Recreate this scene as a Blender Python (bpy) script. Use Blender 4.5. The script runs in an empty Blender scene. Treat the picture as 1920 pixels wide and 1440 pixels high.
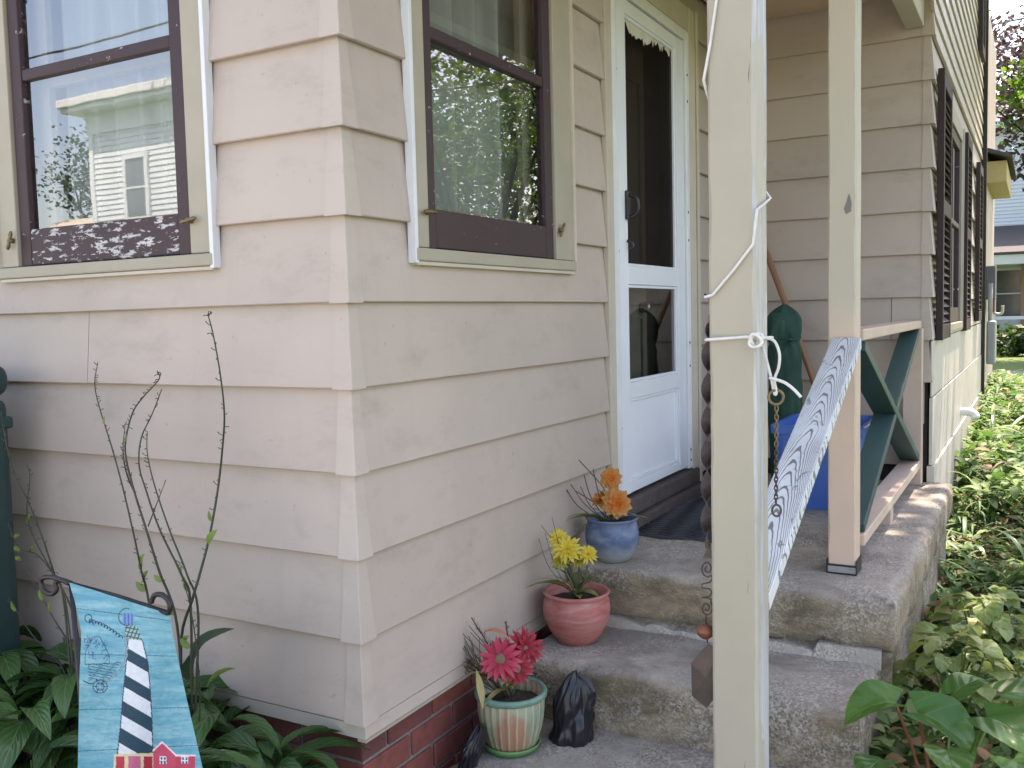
import bpy, bmesh, math, random
import numpy as np
from mathutils import Vector, Matrix, Euler

random.seed(7)
rng = np.random.default_rng(7)
S = bpy.context.scene
COL = S.collection
R = math.radians

# ------------------------------------------------------------------ camera
G = 1.47                      # height of the eye's reference line above the ground sheet
U = 0.21                      # exposure of one siding course
F_PX, YAW, PIT, ROL = 1760.83, 0.51103621, -0.07273089, -0.02431715
CAM = Vector((1.4446, -1.78464, -0.04233 + G))
fw = Vector((-math.sin(YAW)*math.cos(PIT), math.cos(YAW)*math.cos(PIT), math.sin(PIT)))
rt0 = Vector((math.cos(YAW), math.sin(YAW), 0)); up0 = rt0.cross(fw)
rt = rt0*math.cos(ROL) + up0*math.sin(ROL)
up = -rt0*math.sin(ROL) + up0*math.cos(ROL)
cd = bpy.data.cameras.new('camera'); co = bpy.data.objects.new('camera', cd); COL.objects.link(co)
co.matrix_world = Matrix(((rt.x, up.x, -fw.x, CAM.x), (rt.y, up.y, -fw.y, CAM.y), (rt.z, up.z, -fw.z, CAM.z), (0, 0, 0, 1)))
cd.sensor_fit = 'HORIZONTAL'; cd.sensor_width = 36; cd.lens = 36*F_PX/1920
cd.clip_start = 0.05; cd.clip_end = 600
S.camera = co

# ------------------------------------------------------------------ sky, sun, exposure
SUN_EL, SUN_ROT = R(63), R(12)
w = bpy.data.worlds.new('World'); S.world = w; w.use_nodes = True
wn = w.node_tree.nodes; wl = w.node_tree.links; wn.clear()
sky = wn.new('ShaderNodeTexSky'); sky.sky_type = 'NISHITA'; sky.sun_disc = False
sky.sun_elevation = SUN_EL; sky.sun_rotation = SUN_ROT; sky.dust_density = 2.2; sky.air_density = 1.0
bg = wn.new('ShaderNodeBackground'); bg.inputs[1].default_value = 0.15
wo = wn.new('ShaderNodeOutputWorld'); wl.new(sky.outputs[0], bg.inputs[0]); wl.new(bg.outputs[0], wo.inputs[0])
sd = bpy.data.lights.new('sun', 'SUN'); sd.energy = 3.6; sd.angle = R(0.5); sd.color = (1, .95, .87)
so = bpy.data.objects.new('sun', sd); COL.objects.link(so)
sv = Vector((math.sin(SUN_ROT)*math.cos(SUN_EL), math.cos(SUN_ROT)*math.cos(SUN_EL), math.sin(SUN_EL)))
so.rotation_euler = sv.to_track_quat('Z', 'Y').to_euler(); so.location = (0, 0, 30)
S.view_settings.view_transform = 'Standard'; S.view_settings.look = 'None'
S.view_settings.gamma = 1; S.view_settings.use_curve_mapping = False
S.view_settings.exposure = 2.11
S.view_settings.use_white_balance = True            # the camera's shade setting
S.view_settings.white_balance_temperature = 7600; S.view_settings.white_balance_tint = 20

# ------------------------------------------------------------------ helpers
def P(px, py, ax, v):
    """world point where the photograph's pixel meets the plane axis = v"""
    d = fw + rt*((px-960)/F_PX) + up*((720-py)/F_PX)
    t = (v - CAM[ax])/d[ax]
    return CAM + d*t

def new(name, me, m, parent=None):
    o = bpy.data.objects.new(name, me); COL.objects.link(o)
    if m is not None and len(me.materials) == 0: me.materials.append(m)
    if parent: o.parent = parent
    return o
def tag(o, label, cat, group=None, kind=None):
    o['label'] = label; o['category'] = cat
    if group: o['group'] = group
    if kind: o['kind'] = kind
    return o
def empty(name, loc, label, cat, group=None, rz=0):
    o = bpy.data.objects.new(name, None); COL.objects.link(o); o.empty_display_size = .1
    o.location = loc; o.rotation_euler.z = rz
    return tag(o, label, cat, group)
def copy_obj(o, parent=None):
    c = o.copy(); COL.objects.link(c); c.parent = parent; return c

class MB:
    def __init__(s): s.v = []; s.f = []; s.mi = []
    def add(s, vs, fs, m=0):
        b = len(s.v); s.v += [tuple(x) for x in vs]; s.f += [tuple(b+i for i in f) for f in fs]; s.mi += [m]*len(fs); return s
    def box(s, a, b, m=0):
        x0, y0, z0 = (min(a[i], b[i]) for i in range(3)); x1, y1, z1 = (max(a[i], b[i]) for i in range(3))
        return s.add([(x0,y0,z0),(x1,y0,z0),(x1,y1,z0),(x0,y1,z0),(x0,y0,z1),(x1,y0,z1),(x1,y1,z1),(x0,y1,z1)],
              [(3,2,1,0),(4,5,6,7),(0,1,5,4),(1,2,6,5),(2,3,7,6),(3,0,4,7)], m)
    def beam(s, a, b, side, w, t, m=0):
        """bar from a to b, width w along side, thickness t across"""
        a, b, side = Vector(a), Vector(b), Vector(side).normalized()
        d = (b-a).normalized(); n = d.cross(side).normalized(); vs = []
        for p in (a, b):
            for i, j in ((-1,-1),(1,-1),(1,1),(-1,1)): vs.append(p+side*(i*w/2)+n*(j*t/2))
        return s.add(vs, [(3,2,1,0),(4,5,6,7),(0,1,5,4),(1,2,6,5),(2,3,7,6),(3,0,4,7)], m)
    def tube(s, pts, r, n=6, cap=True, m=0):
        pts = [Vector(p) for p in pts]; k = len(pts); rs = r if hasattr(r, '__len__') else [r]*k
        base = len(s.v); prev = None
        for i in range(k):
            d = (pts[min(i+1, k-1)]-pts[max(i-1, 0)])
            d = d.normalized() if d.length > 1e-9 else Vector((0,0,1))
            if prev is None:
                a = Vector((0,0,1)) if abs(d.z) < .9 else Vector((1,0,0)); prev = d.cross(a).normalized()
            x = (prev-d*prev.dot(d))
            x = x.normalized() if x.length > 1e-6 else d.orthogonal().normalized()
            prev = x; y = d.cross(x)
            for j in range(n):
                a = 2*math.pi*j/n; s.v.append(tuple(pts[i]+x*(rs[i]*math.cos(a))+y*(rs[i]*math.sin(a))))
        for i in range(k-1):
            for j in range(n):
                q = (j+1) % n; s.f.append((base+i*n+j, base+i*n+q, base+(i+1)*n+q, base+(i+1)*n+j)); s.mi.append(m)
        if cap:
            s.f.append(tuple(base+j for j in reversed(range(n)))); s.f.append(tuple(base+(k-1)*n+j for j in range(n))); s.mi += [m, m]
        return s
    def lathe(s, prof, n=36, c=(0,0,0), wob=0, m=0):
        base = len(s.v)
        for i, (r, z) in enumerate(prof):
            for j in range(n):
                a = 2*math.pi*j/n; rr = r*(1+wob*math.sin(3*a+i*.7))
                s.v.append((c[0]+rr*math.cos(a), c[1]+rr*math.sin(a), c[2]+z))
        for i in range(len(prof)-1):
            for j in range(n):
                q = (j+1) % n; s.f.append((base+i*n+j, base+i*n+q, base+(i+1)*n+q, base+(i+1)*n+j)); s.mi.append(m)
        return s
    def mesh(s, name, smooth=False):
        me = bpy.data.meshes.new(name); me.from_pydata(s.v, [], s.f)
        if any(s.mi): me.polygons.foreach_set('material_index', s.mi)
        if smooth: me.polygons.foreach_set('use_smooth', [True]*len(me.polygons))
        me.update(); return me
    def build(s, name, m, parent=None, smooth=False, bevel=0, seg=2):
        me = s.mesh(name, smooth)
        if bevel:
            bm = bmesh.new(); bm.from_mesh(me); bmesh.ops.remove_doubles(bm, verts=bm.verts, dist=1e-6)
            bmesh.ops.bevel(bm, geom=bm.edges[:], offset=bevel, segments=seg, affect='EDGES', profile=.5, clamp_overlap=True)
            bm.to_mesh(me); bm.free()
        ms = m if isinstance(m, (list, tuple)) else [m]
        for x in ms: me.materials.append(x)
        o = bpy.data.objects.new(name, me); COL.objects.link(o)
        if parent: o.parent = parent
        return o
def local(o, par):
    """keep world coordinates of a mesh built in world space under an unrotated parent"""
    o.matrix_parent_inverse = Matrix.Translation(-Vector(par.location)); return o

def spline(pts, n=8):
    pts = [Vector(p) for p in pts]; out = []; q = [pts[0]*2-pts[1]]+pts+[pts[-1]*2-pts[-2]]
    for i in range(1, len(q)-2):
        for k in range(n):
            t = k/n; a, b, c, d = q[i-1], q[i], q[i+1], q[i+2]
            out.append(.5*((2*b)+(c-a)*t+(2*a-5*b+4*c-d)*t*t+(3*b-3*c+d-a)*t**3))
    out.append(pts[-1]); return out

# ------------------------------------------------------------------ materials
def rgb(r, g, b):           # photo-like 0..255 sRGB to linear
    f = lambda c: ((c/255+.055)/1.055)**2.4 if c > 10 else c/255/12.92
    return (f(r), f(g), f(b))
class NT:
    def __init__(s, name):
        s.m = bpy.data.materials.new(name); s.m.use_nodes = True; s.t = s.m.node_tree; s.n = s.t.nodes; s.l = s.t.links
        s.b = s.n['Principled BSDF']; s.o = s.n['Material Output']
        s.tc = s.n.new('ShaderNodeTexCoord')
    def link(s, a, b): s.l.new(a, b)
    def mapping(s, scale=(1,1,1), src='Object', rot=(0,0,0)):
        m = s.n.new('ShaderNodeMapping'); m.inputs['Scale'].default_value = scale; m.inputs['Rotation'].default_value = rot
        s.link(s.tc.outputs[src], m.inputs[0]); return m.outputs[0]
    def noise(s, scale, detail=4, rough=.55, vec=None, dist=0):
        n = s.n.new('ShaderNodeTexNoise'); n.inputs['Scale'].default_value = scale; n.inputs['Detail'].default_value = detail
        n.inputs['Roughness'].default_value = rough; n.inputs['Distortion'].default_value = dist
        s.link(vec if vec else s.tc.outputs['Object'], n.inputs['Vector']); return n.outputs['Fac']
    def voro(s, scale, feature='F1', vec=None):
        n = s.n.new('ShaderNodeTexVoronoi'); n.inputs['Scale'].default_value = scale; n.feature = feature
        s.link(vec if vec else s.tc.outputs['Object'], n.inputs['Vector']); return n.outputs
    def wave(s, scale, dist, vec=None, detail=2, dscale=1, bands='X', ty='BANDS'):
        n = s.n.new('ShaderNodeTexWave'); n.wave_type = ty
        if ty == 'BANDS': n.bands_direction = bands
        n.inputs['Scale'].default_value = scale; n.inputs['Distortion'].default_value = dist; n.inputs['Detail'].default_value = detail; n.inputs['Detail Scale'].default_value = dscale
        s.link(vec if vec else s.tc.outputs['Object'], n.inputs['Vector']); return n.outputs['Fac']
    def ramp(s, fac, stops, interp='LINEAR'):
        n = s.n.new('ShaderNodeValToRGB'); cr = n.color_ramp; cr.interpolation = interp
        while len(cr.elements) < len(stops): cr.elements.new(.5)
        for e, (p, c) in zip(cr.elements, stops):
            e.position = p; e.color = (c, c, c, 1) if not hasattr(c, '__len__') else (*c, 1)
        s.link(fac, n.inputs[0]); return n.outputs[0]
    def mix(s, fac, a, b, mode='MIX'):
        n = s.n.new('ShaderNodeMix'); n.data_type = 'RGBA'; n.blend_type = mode
        for i, x in ((0, fac), (6, a), (7, b)):
            if hasattr(x, 'is_linked') or hasattr(x, 'links'): s.link(x, n.inputs[i])
            else: n.inputs[i].default_value = x if i == 0 else (*x, 1)
        return n.outputs[2]
    def math(s, op, a, b=0):
        n = s.n.new('ShaderNodeMath'); n.operation = op
        for i, x in ((0, a), (1, b)):
            if hasattr(x, 'links'): s.link(x, n.inputs[i])
            else: n.inputs[i].default_value = x
        return n.outputs[0]
    def sep(s, src='Object'):
        n = s.n.new('ShaderNodeSeparateXYZ'); s.link(s.tc.outputs[src], n.inputs[0]); return n.outputs
    def rand(s):
        n = s.n.new('ShaderNodeObjectInfo'); return n.outputs['Random']
    def hsv(s, col, h=.5, sat=1, v=1):
        n = s.n.new('ShaderNodeHueSaturation')
        for k, x in (('Hue', h), ('Saturation', sat), ('Value', v)):
            if hasattr(x, 'links'): s.link(x, n.inputs[k])
            else: n.inputs[k].default_value = x
        s.link(col, n.inputs['Color']); return n.outputs[0]
    def color(s, c):
        if hasattr(c, 'links'): s.link(c, s.b.inputs['Base Color'])
        else: s.b.inputs['Base Color'].default_value = (*c, 1)
        return s
    def rough(s, r):
        if hasattr(r, 'links'): s.link(r, s.b.inputs['Roughness'])
        else: s.b.inputs['Roughness'].default_value = r
        return s
    def bump(s, h, strength=.3, dist=.01):
        n = s.n.new('ShaderNodeBump'); n.inputs['Strength'].default_value = strength; n.inputs['Distance'].default_value = dist
        s.link(h, n.inputs['Height']); s.link(n.outputs[0], s.b.inputs['Normal']); return s
def maprange(nt, v, a, b, c, d):
    n = nt.n.new('ShaderNodeMapRange'); nt.link(v, n.inputs[0])
    for i, x in zip((1,2,3,4), (a,b,c,d)): n.inputs[i].default_value = x
    return n.outputs[0]

def simple(name, c1, c2=None, scale=12, rough=.6, bump=.15, bscale=80, bdist=.003, metallic=0, rvar=.06, stretch=(1,1,1), spec=.5):
    t = NT(name); c2 = c2 or tuple(x*.8 for x in c1)
    v = t.mapping(stretch)
    c = t.mix(t.ramp(t.noise(scale, 6, .6, v), [(.3, 0.), (.7, 1.)]), c1, c2)
    c = t.hsv(c, v=maprange(t, t.rand(), 0, 1, 1-rvar, 1+rvar))
    t.color(c).rough(rough); t.b.inputs['Metallic'].default_value = metallic; t.b.inputs['Specular IOR Level'].default_value = spec
    if bump: t.bump(t.noise(bscale, 4, .6, v), bump, bdist)
    return t.m

def siding_mat(name, base, alt, dirt):
    t = NT(name); v = t.mapping((1,1,1))
    c = t.mix(t.ramp(t.noise(1.6, 5, .55), [(.35, 0.), (.68, 1.)]), base, alt)
    d = t.ramp(t.noise(3.2, 9, .72, t.mapping((1,1,2.2))), [(.52, 0.), (.76, .5)])
    c = t.mix(d, c, dirt)
    c = t.mix(t.ramp(t.noise(.9, 6, .6), [(.45, 0.), (.7, .22)]), c, dirt)
    sc_ = t.ramp(t.noise(9, 8, .8, t.mapping((.35,.35,1.6)), .8), [(.66, 0.), (.74, .3)])
    c = t.mix(sc_, c, tuple(min(1, x*1.25) for x in base))
    run = t.ramp(t.noise(14, 5, .7, t.mapping((1,1,.06))), [(.55, 0.), (.85, .16)])   # faint rain runs
    c = t.mix(run, c, dirt)
    sp = t.ramp(t.noise(55, 3, .5), [(.70, 0.), (.76, .35)])
    c = t.mix(sp, c, tuple(x*.7 for x in dirt))
    c = t.hsv(c, v=maprange(t, t.rand(), 0, 1, .965, 1.03))
    t.color(c).rough(t.ramp(t.noise(5, 4), [(.3, .42), (.7, .6)]))
    h = t.math('ADD', t.noise(2.6, 3, .5, t.mapping((1,1,1))), t.math('MULTIPLY', t.noise(160, 3, .6, t.mapping((1,1,.25))), .03))
    t.bump(h, .35, .012)
    return t.m
SID = siding_mat('painted_siding', (.50,.415,.345), (.445,.372,.315), (.27,.222,.18))
SIDCAP = siding_mat('painted_siding_cap', (.53,.447,.37), (.48,.407,.342), (.29,.24,.195))
PANEL = siding_mat('smooth_wall_panel', (.58,.54,.47), (.52,.48,.43), (.34,.30,.25))
PANEL.node_tree.nodes['Principled BSDF'].inputs['Roughness'].default_value = .25
TAN = simple('tan_trim_paint', (.40,.355,.265), (.35,.31,.235), 6, .5, .25, 60, .002)
CREAM = simple('cream_trim_paint', (.56,.50,.40), (.48,.43,.34), 6, .5, .2, 60, .002)
WHITEMETAL = simple('white_metal', (.74,.77,.77), (.66,.69,.69), 5, .38, .06, 60, .002)
DOORWHITE = simple('white_door_paint', (.76,.80,.83), (.70,.74,.78), 3, .35, .05, 90, .001)
DARKMETAL = simple('dark_metal', (.03,.028,.03), (.05,.045,.045), 30, .4, .1, metallic=.6)
BLACKP = simple('black_plastic', (.012,.012,.014), (.02,.02,.022), 20, .35, .1)
SHEATH = simple('dark_sheathing', (.05,.042,.036), (.03,.026,.022), 10, .9, .3)
ROOM = simple('room_wall', (.14,.125,.11), (.12,.11,.10), 3, .9, 0)
SHUT = simple('brown_shutter_paint', (.05,.03,.03), (.035,.022,.022), 9, .6, .2, spec=.3)
BRASS = simple('old_brass', (.27,.20,.10), (.16,.12,.07), 60, .5, .3, metallic=.7)
MORTAR = simple('mortar', (.23,.205,.185), (.16,.14,.125), 50, .95, .6, 160, .004)
def brick_mat():
    t = NT('red_brick'); r = t.rand()
    c = t.ramp(r, [(0, (.16,.045,.038)), (.4, (.215,.058,.045)), (.75, (.26,.075,.052)), (1, (.13,.042,.04))])
    c = t.mix(t.ramp(t.noise(35, 6, .7), [(.4, 0.), (.75, .7)]), c, (.09,.03,.028))
    c = t.mix(t.ramp(t.noise(90, 3, .6), [(.66, 0.), (.75, .5)]), c, (.33,.24,.2))
    t.color(c).rough(.85).bump(t.noise(120, 6, .7), .6, .004); return t.m
BRICK = brick_mat()

def peel_mat(name, paint, bare, bare2, axis, lo, hi, pscale=7, stretch=None, rough=.5, dirt=None):
    """paint flaked off in patches stretched along one axis"""
    t = NT(name); st = stretch or tuple(.25 if i == axis else 1 for i in range(3))
    gr = tuple(.05 if i == axis else 1 for i in range(3))
    pv = t.noise(pscale, 9, .68, t.mapping(st), .3)
    mask = t.ramp(pv, [(lo, 0.), (hi, 1.)])
    grain = t.noise(90, 5, .6, t.mapping(gr))
    b = t.mix(t.ramp(grain, [(.35, 0.), (.65, 1.)]), bare, bare2)
    p = t.mix(t.ramp(t.noise(4, 6, .6), [(.3, 0.), (.7, .5)]), paint, tuple(x*.78 for x in paint))
    p = t.mix(t.ramp(t.noise(60, 4, .7, t.mapping(gr)), [(.56, 0.), (.7, .28)]), p, dirt or tuple(x*.55 for x in paint))
    t.color(t.mix(mask, p, b)).rough(rough)
    h = t.math('SUBTRACT', t.math('MULTIPLY', grain, .25), mask)
    t.b.inputs['Specular IOR Level'].default_value = .3
    t.bump(h, .55, .0022); return t.m
POSTM = peel_mat('post_paint', (.40,.365,.275), (.52,.53,.50), (.36,.35,.32), 2, .655, .67, 5, dirt=(.36,.33,.25))
SASHP = peel_mat('peeling_sash_paint', (.058,.034,.038), (.60,.58,.57), (.42,.40,.40), 0, .552, .56, 58, (.42,1,1.3))
SASH = peel_mat('sash_paint', (.058,.034,.038), (.45,.43,.42), (.35,.33,.33), 2, .655, .662, 30, (1,1,1))
def post_two():
    t = NT('two_tone_post_paint'); z = t.sep()[2]
    e = t.math('ADD', z, t.math('MULTIPLY', t.noise(14, 5, .6), .12))
    m = t.ramp(maprange(t, e, 1.38, 1.52, 0, 1), [(0., 0.), (1., 1.)])
    tan = t.mix(t.ramp(t.noise(5, 8, .65, t.mapping((1,1,.2))), [(.655, 0.), (.665, 1.)]), (.50,.455,.345), (.33,.31,.26))
    peach = t.mix(t.ramp(t.noise(9, 6, .6), [(.3, 0.), (.75, 1.)]), (.66,.49,.36), (.60,.46,.35))
    t.color(t.mix(m, peach, tan)).rough(.55).bump(t.noise(80, 5, .6, t.mapping((1,1,.06))), .35, .002); return t.m
POST2M = post_two()
PEACH = simple('peach_primer', (.62,.475,.36), (.54,.42,.33), 9, .6, .3, 60, .002)
def zebra():
    """white paint worn off along the cathedral grain of a flat sawn board, its length along the object's Y axis"""
    t = NT('weathered_white_rail_paint'); x, y, z = t.sep()
    xo = t.math('ADD', x, t.math('MULTIPLY', t.math('SUBTRACT', t.noise(2.2, 2, .5, t.mapping((.2,1,.2))), .5), .05))
    par = t.math('MULTIPLY', t.math('MULTIPLY', xo, xo), 250)
    wob = t.math('MULTIPLY', t.noise(7, 4, .55, t.mapping((1,.45,1))), .30)
    v = t.math('ADD', t.math('ADD', y, par), wob)
    sn = t.math('SINE', t.math('MULTIPLY', v, 92))
    thick = maprange(t, t.noise(6, 5, .6, t.mapping((1,.4,1))), .3, .7, 1.0, .35)
    lines = t.ramp(t.math('SUBTRACT', sn, thick), [(.0, 0.), (.14, 1.)])
    blot = t.ramp(t.noise(22, 8, .72, t.mapping((1,.6,1)), .6), [(.60, 0.), (.64, .85)])
    edge = t.ramp(t.noise(60, 5, .7, t.mapping((1,.3,1))), [(.56, 0.), (.7, .35)])
    mask = t.math('MAXIMUM', t.math('MAXIMUM', lines, blot), edge)
    gr = t.mix(t.noise(40, 4, .6), (.12,.125,.12), (.27,.275,.265))
    pt = t.mix(t.ramp(t.noise(5, 4), [(.35, 0.), (.7, 1.)]), (.70,.74,.73), (.58,.62,.61))
    t.color(t.mix(mask, pt, gr)).rough(.65).bump(t.math('SUBTRACT', 1, mask), .5, .002); return t.m
ZEBRA = zebra()
GREENP = peel_mat('dark_green_brace_paint', (.045,.10,.092), (.09,.17,.15), (.07,.12,.11), 2, .66, .68, 9)
def concrete(name, base, dark, stain, amt):
    t = NT(name)
    c = t.mix(t.ramp(t.noise(3.5, 8, .62), [(.3, 0.), (.72, 1.)]), base, dark)
    c = t.mix(t.ramp(t.noise(4.2, 9, .72, t.mapping((1,1,1.6)), .5), [(.42, 0.), (.60, amt)]), c, stain)
    vo = t.voro(150)
    agg = t.mix(t.ramp(vo['Color'], [(.3, 0.), (.85, 1.)]), tuple(x*.45 for x in base), tuple(min(.85, x*1.5) for x in base))
    c = t.mix(t.ramp(t.noise(5, 6, .7), [(.46, .04), (.62, .55)]), c, agg)          # worn patches that show the stones
    c = t.mix(t.ramp(t.noise(48, 8, .8), [(.57, 0.), (.66, .6)]), c, tuple(x*.25 for x in base))
    c = t.mix(t.ramp(t.noise(24, 7, .75), [(.60, 0.), (.72, .5)]), c, tuple(min(.85, x*1.4) for x in base))
    t.color(c).rough(.92)
    h = t.math('ADD', t.noise(30, 9, .75), t.math('MULTIPLY', vo['Distance'], .3))
    t.bump(h, .8, .012); return t.m
def mixed_concrete(name, top, side):
    """grey trodden tops that turn to brown stained risers, blended by the facing of the surface"""
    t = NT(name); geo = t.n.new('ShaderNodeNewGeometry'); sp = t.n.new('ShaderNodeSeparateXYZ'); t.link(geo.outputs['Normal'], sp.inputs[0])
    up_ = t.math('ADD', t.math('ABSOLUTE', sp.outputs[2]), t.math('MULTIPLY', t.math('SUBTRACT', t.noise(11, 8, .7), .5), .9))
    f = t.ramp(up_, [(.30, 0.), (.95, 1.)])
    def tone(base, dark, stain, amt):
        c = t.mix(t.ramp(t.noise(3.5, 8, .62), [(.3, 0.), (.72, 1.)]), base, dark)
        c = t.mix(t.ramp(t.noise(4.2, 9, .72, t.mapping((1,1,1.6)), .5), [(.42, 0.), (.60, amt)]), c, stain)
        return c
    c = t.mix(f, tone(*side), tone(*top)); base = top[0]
    vo = t.voro(150)
    agg = t.mix(t.ramp(vo['Color'], [(.3, 0.), (.85, 1.)]), tuple(x*.42 for x in base), tuple(min(.85, x*1.45) for x in base))
    c = t.mix(t.ramp(t.noise(5, 6, .7), [(.46, .05), (.62, .55)]), c, agg)
    c = t.mix(t.ramp(t.noise(48, 8, .8), [(.56, 0.), (.66, .65)]), c, tuple(x*.22 for x in base))
    c = t.mix(t.ramp(t.noise(24, 7, .75), [(.60, 0.), (.72, .45)]), c, tuple(min(.85, x*1.4) for x in base))
    t.color(c).rough(.92)
    t.bump(t.math('ADD', t.noise(30, 9, .75), t.math('MULTIPLY', vo['Distance'], .3)), .8, .012); return t.m
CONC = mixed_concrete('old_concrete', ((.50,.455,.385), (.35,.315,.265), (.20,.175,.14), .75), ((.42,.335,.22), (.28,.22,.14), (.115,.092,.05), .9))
CONCR = CONC
CONCP = concrete('patched_concrete', (.56,.51,.43), (.46,.42,.35), (.33,.30,.25), .4)

def glass(name, base_refl=.1, tint=(.92,.95,.94), k=1.5, rgh=.008):
    t = NT(name); t.n.remove(t.b)
    tr = t.n.new('ShaderNodeBsdfTransparent'); tr.inputs[0].default_value = (*tint, 1)
    gl = t.n.new('ShaderNodeBsdfGlossy'); gl.inputs['Roughness'].default_value = rgh
    bp = t.n.new('ShaderNodeBump'); bp.inputs['Strength'].default_value = .06; bp.inputs['Distance'].default_value = .004
    t.link(t.noise(3.0, 2, .5), bp.inputs['Height']); t.link(bp.outputs[0], gl.inputs['Normal'])
    fr = t.n.new('ShaderNodeFresnel'); fr.inputs[0].default_value = 1.5
    f = t.math('ADD', t.math('MULTIPLY', fr.outputs[0], k), base_refl)
    mx = t.n.new('ShaderNodeMixShader'); t.link(f, mx.inputs[0]); t.link(tr.outputs[0], mx.inputs[1]); t.link(gl.outputs[0], mx.inputs[2])
    t.link(mx.outputs[0], t.o.inputs[0]); return t.m
GLASS = glass('window_glass', .16)
GLASSD = glass('storm_door_glass', .03, (.72,.73,.73))

def leaf_mat(name, stops, rough=.42, trans=.3, vein=None, nscale=9, rfac=1):
    t = NT(name)
    geo = t.n.new('ShaderNodeNewGeometry')
    rnd = t.math('FRACT', t.math('ADD', t.rand(), geo.outputs['Random Per Island']))
    c = t.ramp(rnd, stops)
    c = t.mix(t.ramp(t.noise(nscale, 4, .6), [(.3, 0.), (.75, .6)]), c, tuple(x*.55 for x in stops[0][1]))
    if vein:
        at = t.n.new('ShaderNodeUVMap'); sp = t.n.new('ShaderNodeSeparateXYZ'); t.link(at.outputs[0], sp.inputs[0])
        k = t.math('ABSOLUTE', t.math('SUBTRACT', sp.outputs[0], .5))
        vv = t.math('SINE', t.math('MULTIPLY', t.math('ADD', t.math('MULTIPLY', sp.outputs[1], 1.), t.math('MULTIPLY', k, -.9)), vein[1]))
        mid = t.ramp(k, [(.0, .8), (.025, 0.)])
        ln = t.ramp(vv, [(.93, 0.), (1., vein[2] if len(vein) > 2 else .4)])
        c = t.mix(t.math('MAXIMUM', mid, ln), c, vein[0])
        t.bump(t.math('ADD', vv, t.math('MULTIPLY', mid, -2)), .25, .004)
    t.color(c).rough(rough)
    tl = t.n.new('ShaderNodeBsdfTranslucent'); t.link(t.hsv(c, .49, 1.1, 1.5), tl.inputs[0])
    mx = t.n.new('ShaderNodeMixShader'); mx.inputs[0].default_value = trans
    t.link(t.b.outputs[0], mx.inputs[1]); t.link(tl.outputs[0], mx.inputs[2]); t.link(mx.outputs[0], t.o.inputs[0]); return t.m

POSTW = peel_mat('bare_post_side', (.47,.44,.35), (.55,.56,.54), (.36,.36,.34), 2, .50, .52, 7, dirt=(.3,.29,.26))

# ------------------------------------------------------------------ leaf templates (along +Y, up +Z), with UVs
def leaf_geo(L, W, droop=.25, fold=.12, n=6, shape='oval', ripple=0, cols=2):
    vs, fs, uv = [], [], []
    for i in range(n+1):
        t = i/n
        if shape == 'oval': wd = math.sin(math.pi*min(1, t**.8))**.75
        elif shape == 'strap': wd = min(1, .55+t*1.2)*(1-max(0, (t-.55)/.45)**2)
        elif shape == 'heart': wd = (math.sin(math.pi*(t*.86+.14))**.6) if t < 1 else 0
        else: wd = math.sin(math.pi*t)
        wd = max(wd, .03 if i in (0, n) else .05)*W/2
        ang = droop*t*1.6
        y = L*(math.sin(ang)/(droop*1.6) if droop else t); z = -L*((1-math.cos(ang))/(droop*1.6) if droop else 0)
        for j in range(-cols, cols+1):
            s = j/cols; yy = y
            if shape == 'heart' and t < .25: yy = y - abs(s)*L*.20*(1-t/.25)
            vs.append((s*wd, yy, z+abs(s)*wd*fold*2+ripple*math.sin(t*9+s*4)*W*.06)); uv.append((.5+s*.5, t))
    c = 2*cols+1
    for i in range(n):
        for j in range(c-1): fs.append((i*c+j, i*c+j+1, (i+1)*c+j+1, (i+1)*c+j))
    return vs, fs, uv
def leaf_mesh(name, m, **k):
    vs, fs, uv = leaf_geo(**k); me = bpy.data.meshes.new(name); me.from_pydata(vs, [], fs)
    ul = me.uv_layers.new(name='UVMap')
    for lp in me.loops: ul.data[lp.index].uv = uv[lp.vertex_index]
    me.polygons.foreach_set('use_smooth', [True]*len(me.polygons)); me.materials.append(m); return me
def scatter(name, mats, items, templ, parent=None, smooth=True):
    """items: (template index, matrix 4x4 numpy, material index) joined into one mesh"""
    V, Fc, MI = [], [], []; off = 0
    by = {}
    for ti, M, mi in items: by.setdefault((ti, mi), []).append(M)
    for (ti, mi), Ms in by.items():
        vs = np.array(templ[ti][0]); fs = np.array(templ[ti][1]); A = np.array(Ms)
        X = np.einsum('nij,vj->nvi', A[:, :3, :3], vs) + A[:, None, :3, 3]
        V.append(X.reshape(-1, 3)); n = len(vs)
        Fc.append((fs[None]+(np.arange(len(Ms))*n)[:, None, None]+off).reshape(-1, fs.shape[1])); MI.append(np.full(len(Ms)*len(fs), mi)); off += n*len(Ms)
    V = np.concatenate(V); Fc = np.concatenate(Fc); MI = np.concatenate(MI)
    me = bpy.data.meshes.new(name); k = Fc.shape[1]
    me.vertices.add(len(V)); me.vertices.foreach_set('co', V.ravel())
    me.loops.add(Fc.size); me.loops.foreach_set('vertex_index', Fc.ravel().astype(np.int32))
    me.polygons.add(len(Fc)); me.polygons.foreach_set('loop_start', np.arange(0, Fc.size, k, dtype=np.int32)); me.polygons.foreach_set('loop_total', np.full(len(Fc), k, dtype=np.int32))
    me.polygons.foreach_set('material_index', MI.astype(np.int32))
    me.update(calc_edges=True); me.validate()
    if smooth: me.polygons.foreach_set('use_smooth', [True]*len(me.polygons))
    for m in mats: me.materials.append(m)
    o = bpy.data.objects.new(name, me); COL.objects.link(o)
    if parent: o.parent = parent
    return o
def mat4(loc, rx, ry, rz, s=1):
    return np.array(Matrix.Translation(loc) @ Euler((rx, ry, rz)).to_matrix().to_4x4() @ Matrix.Diagonal((s, s, s, 1)))

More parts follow.
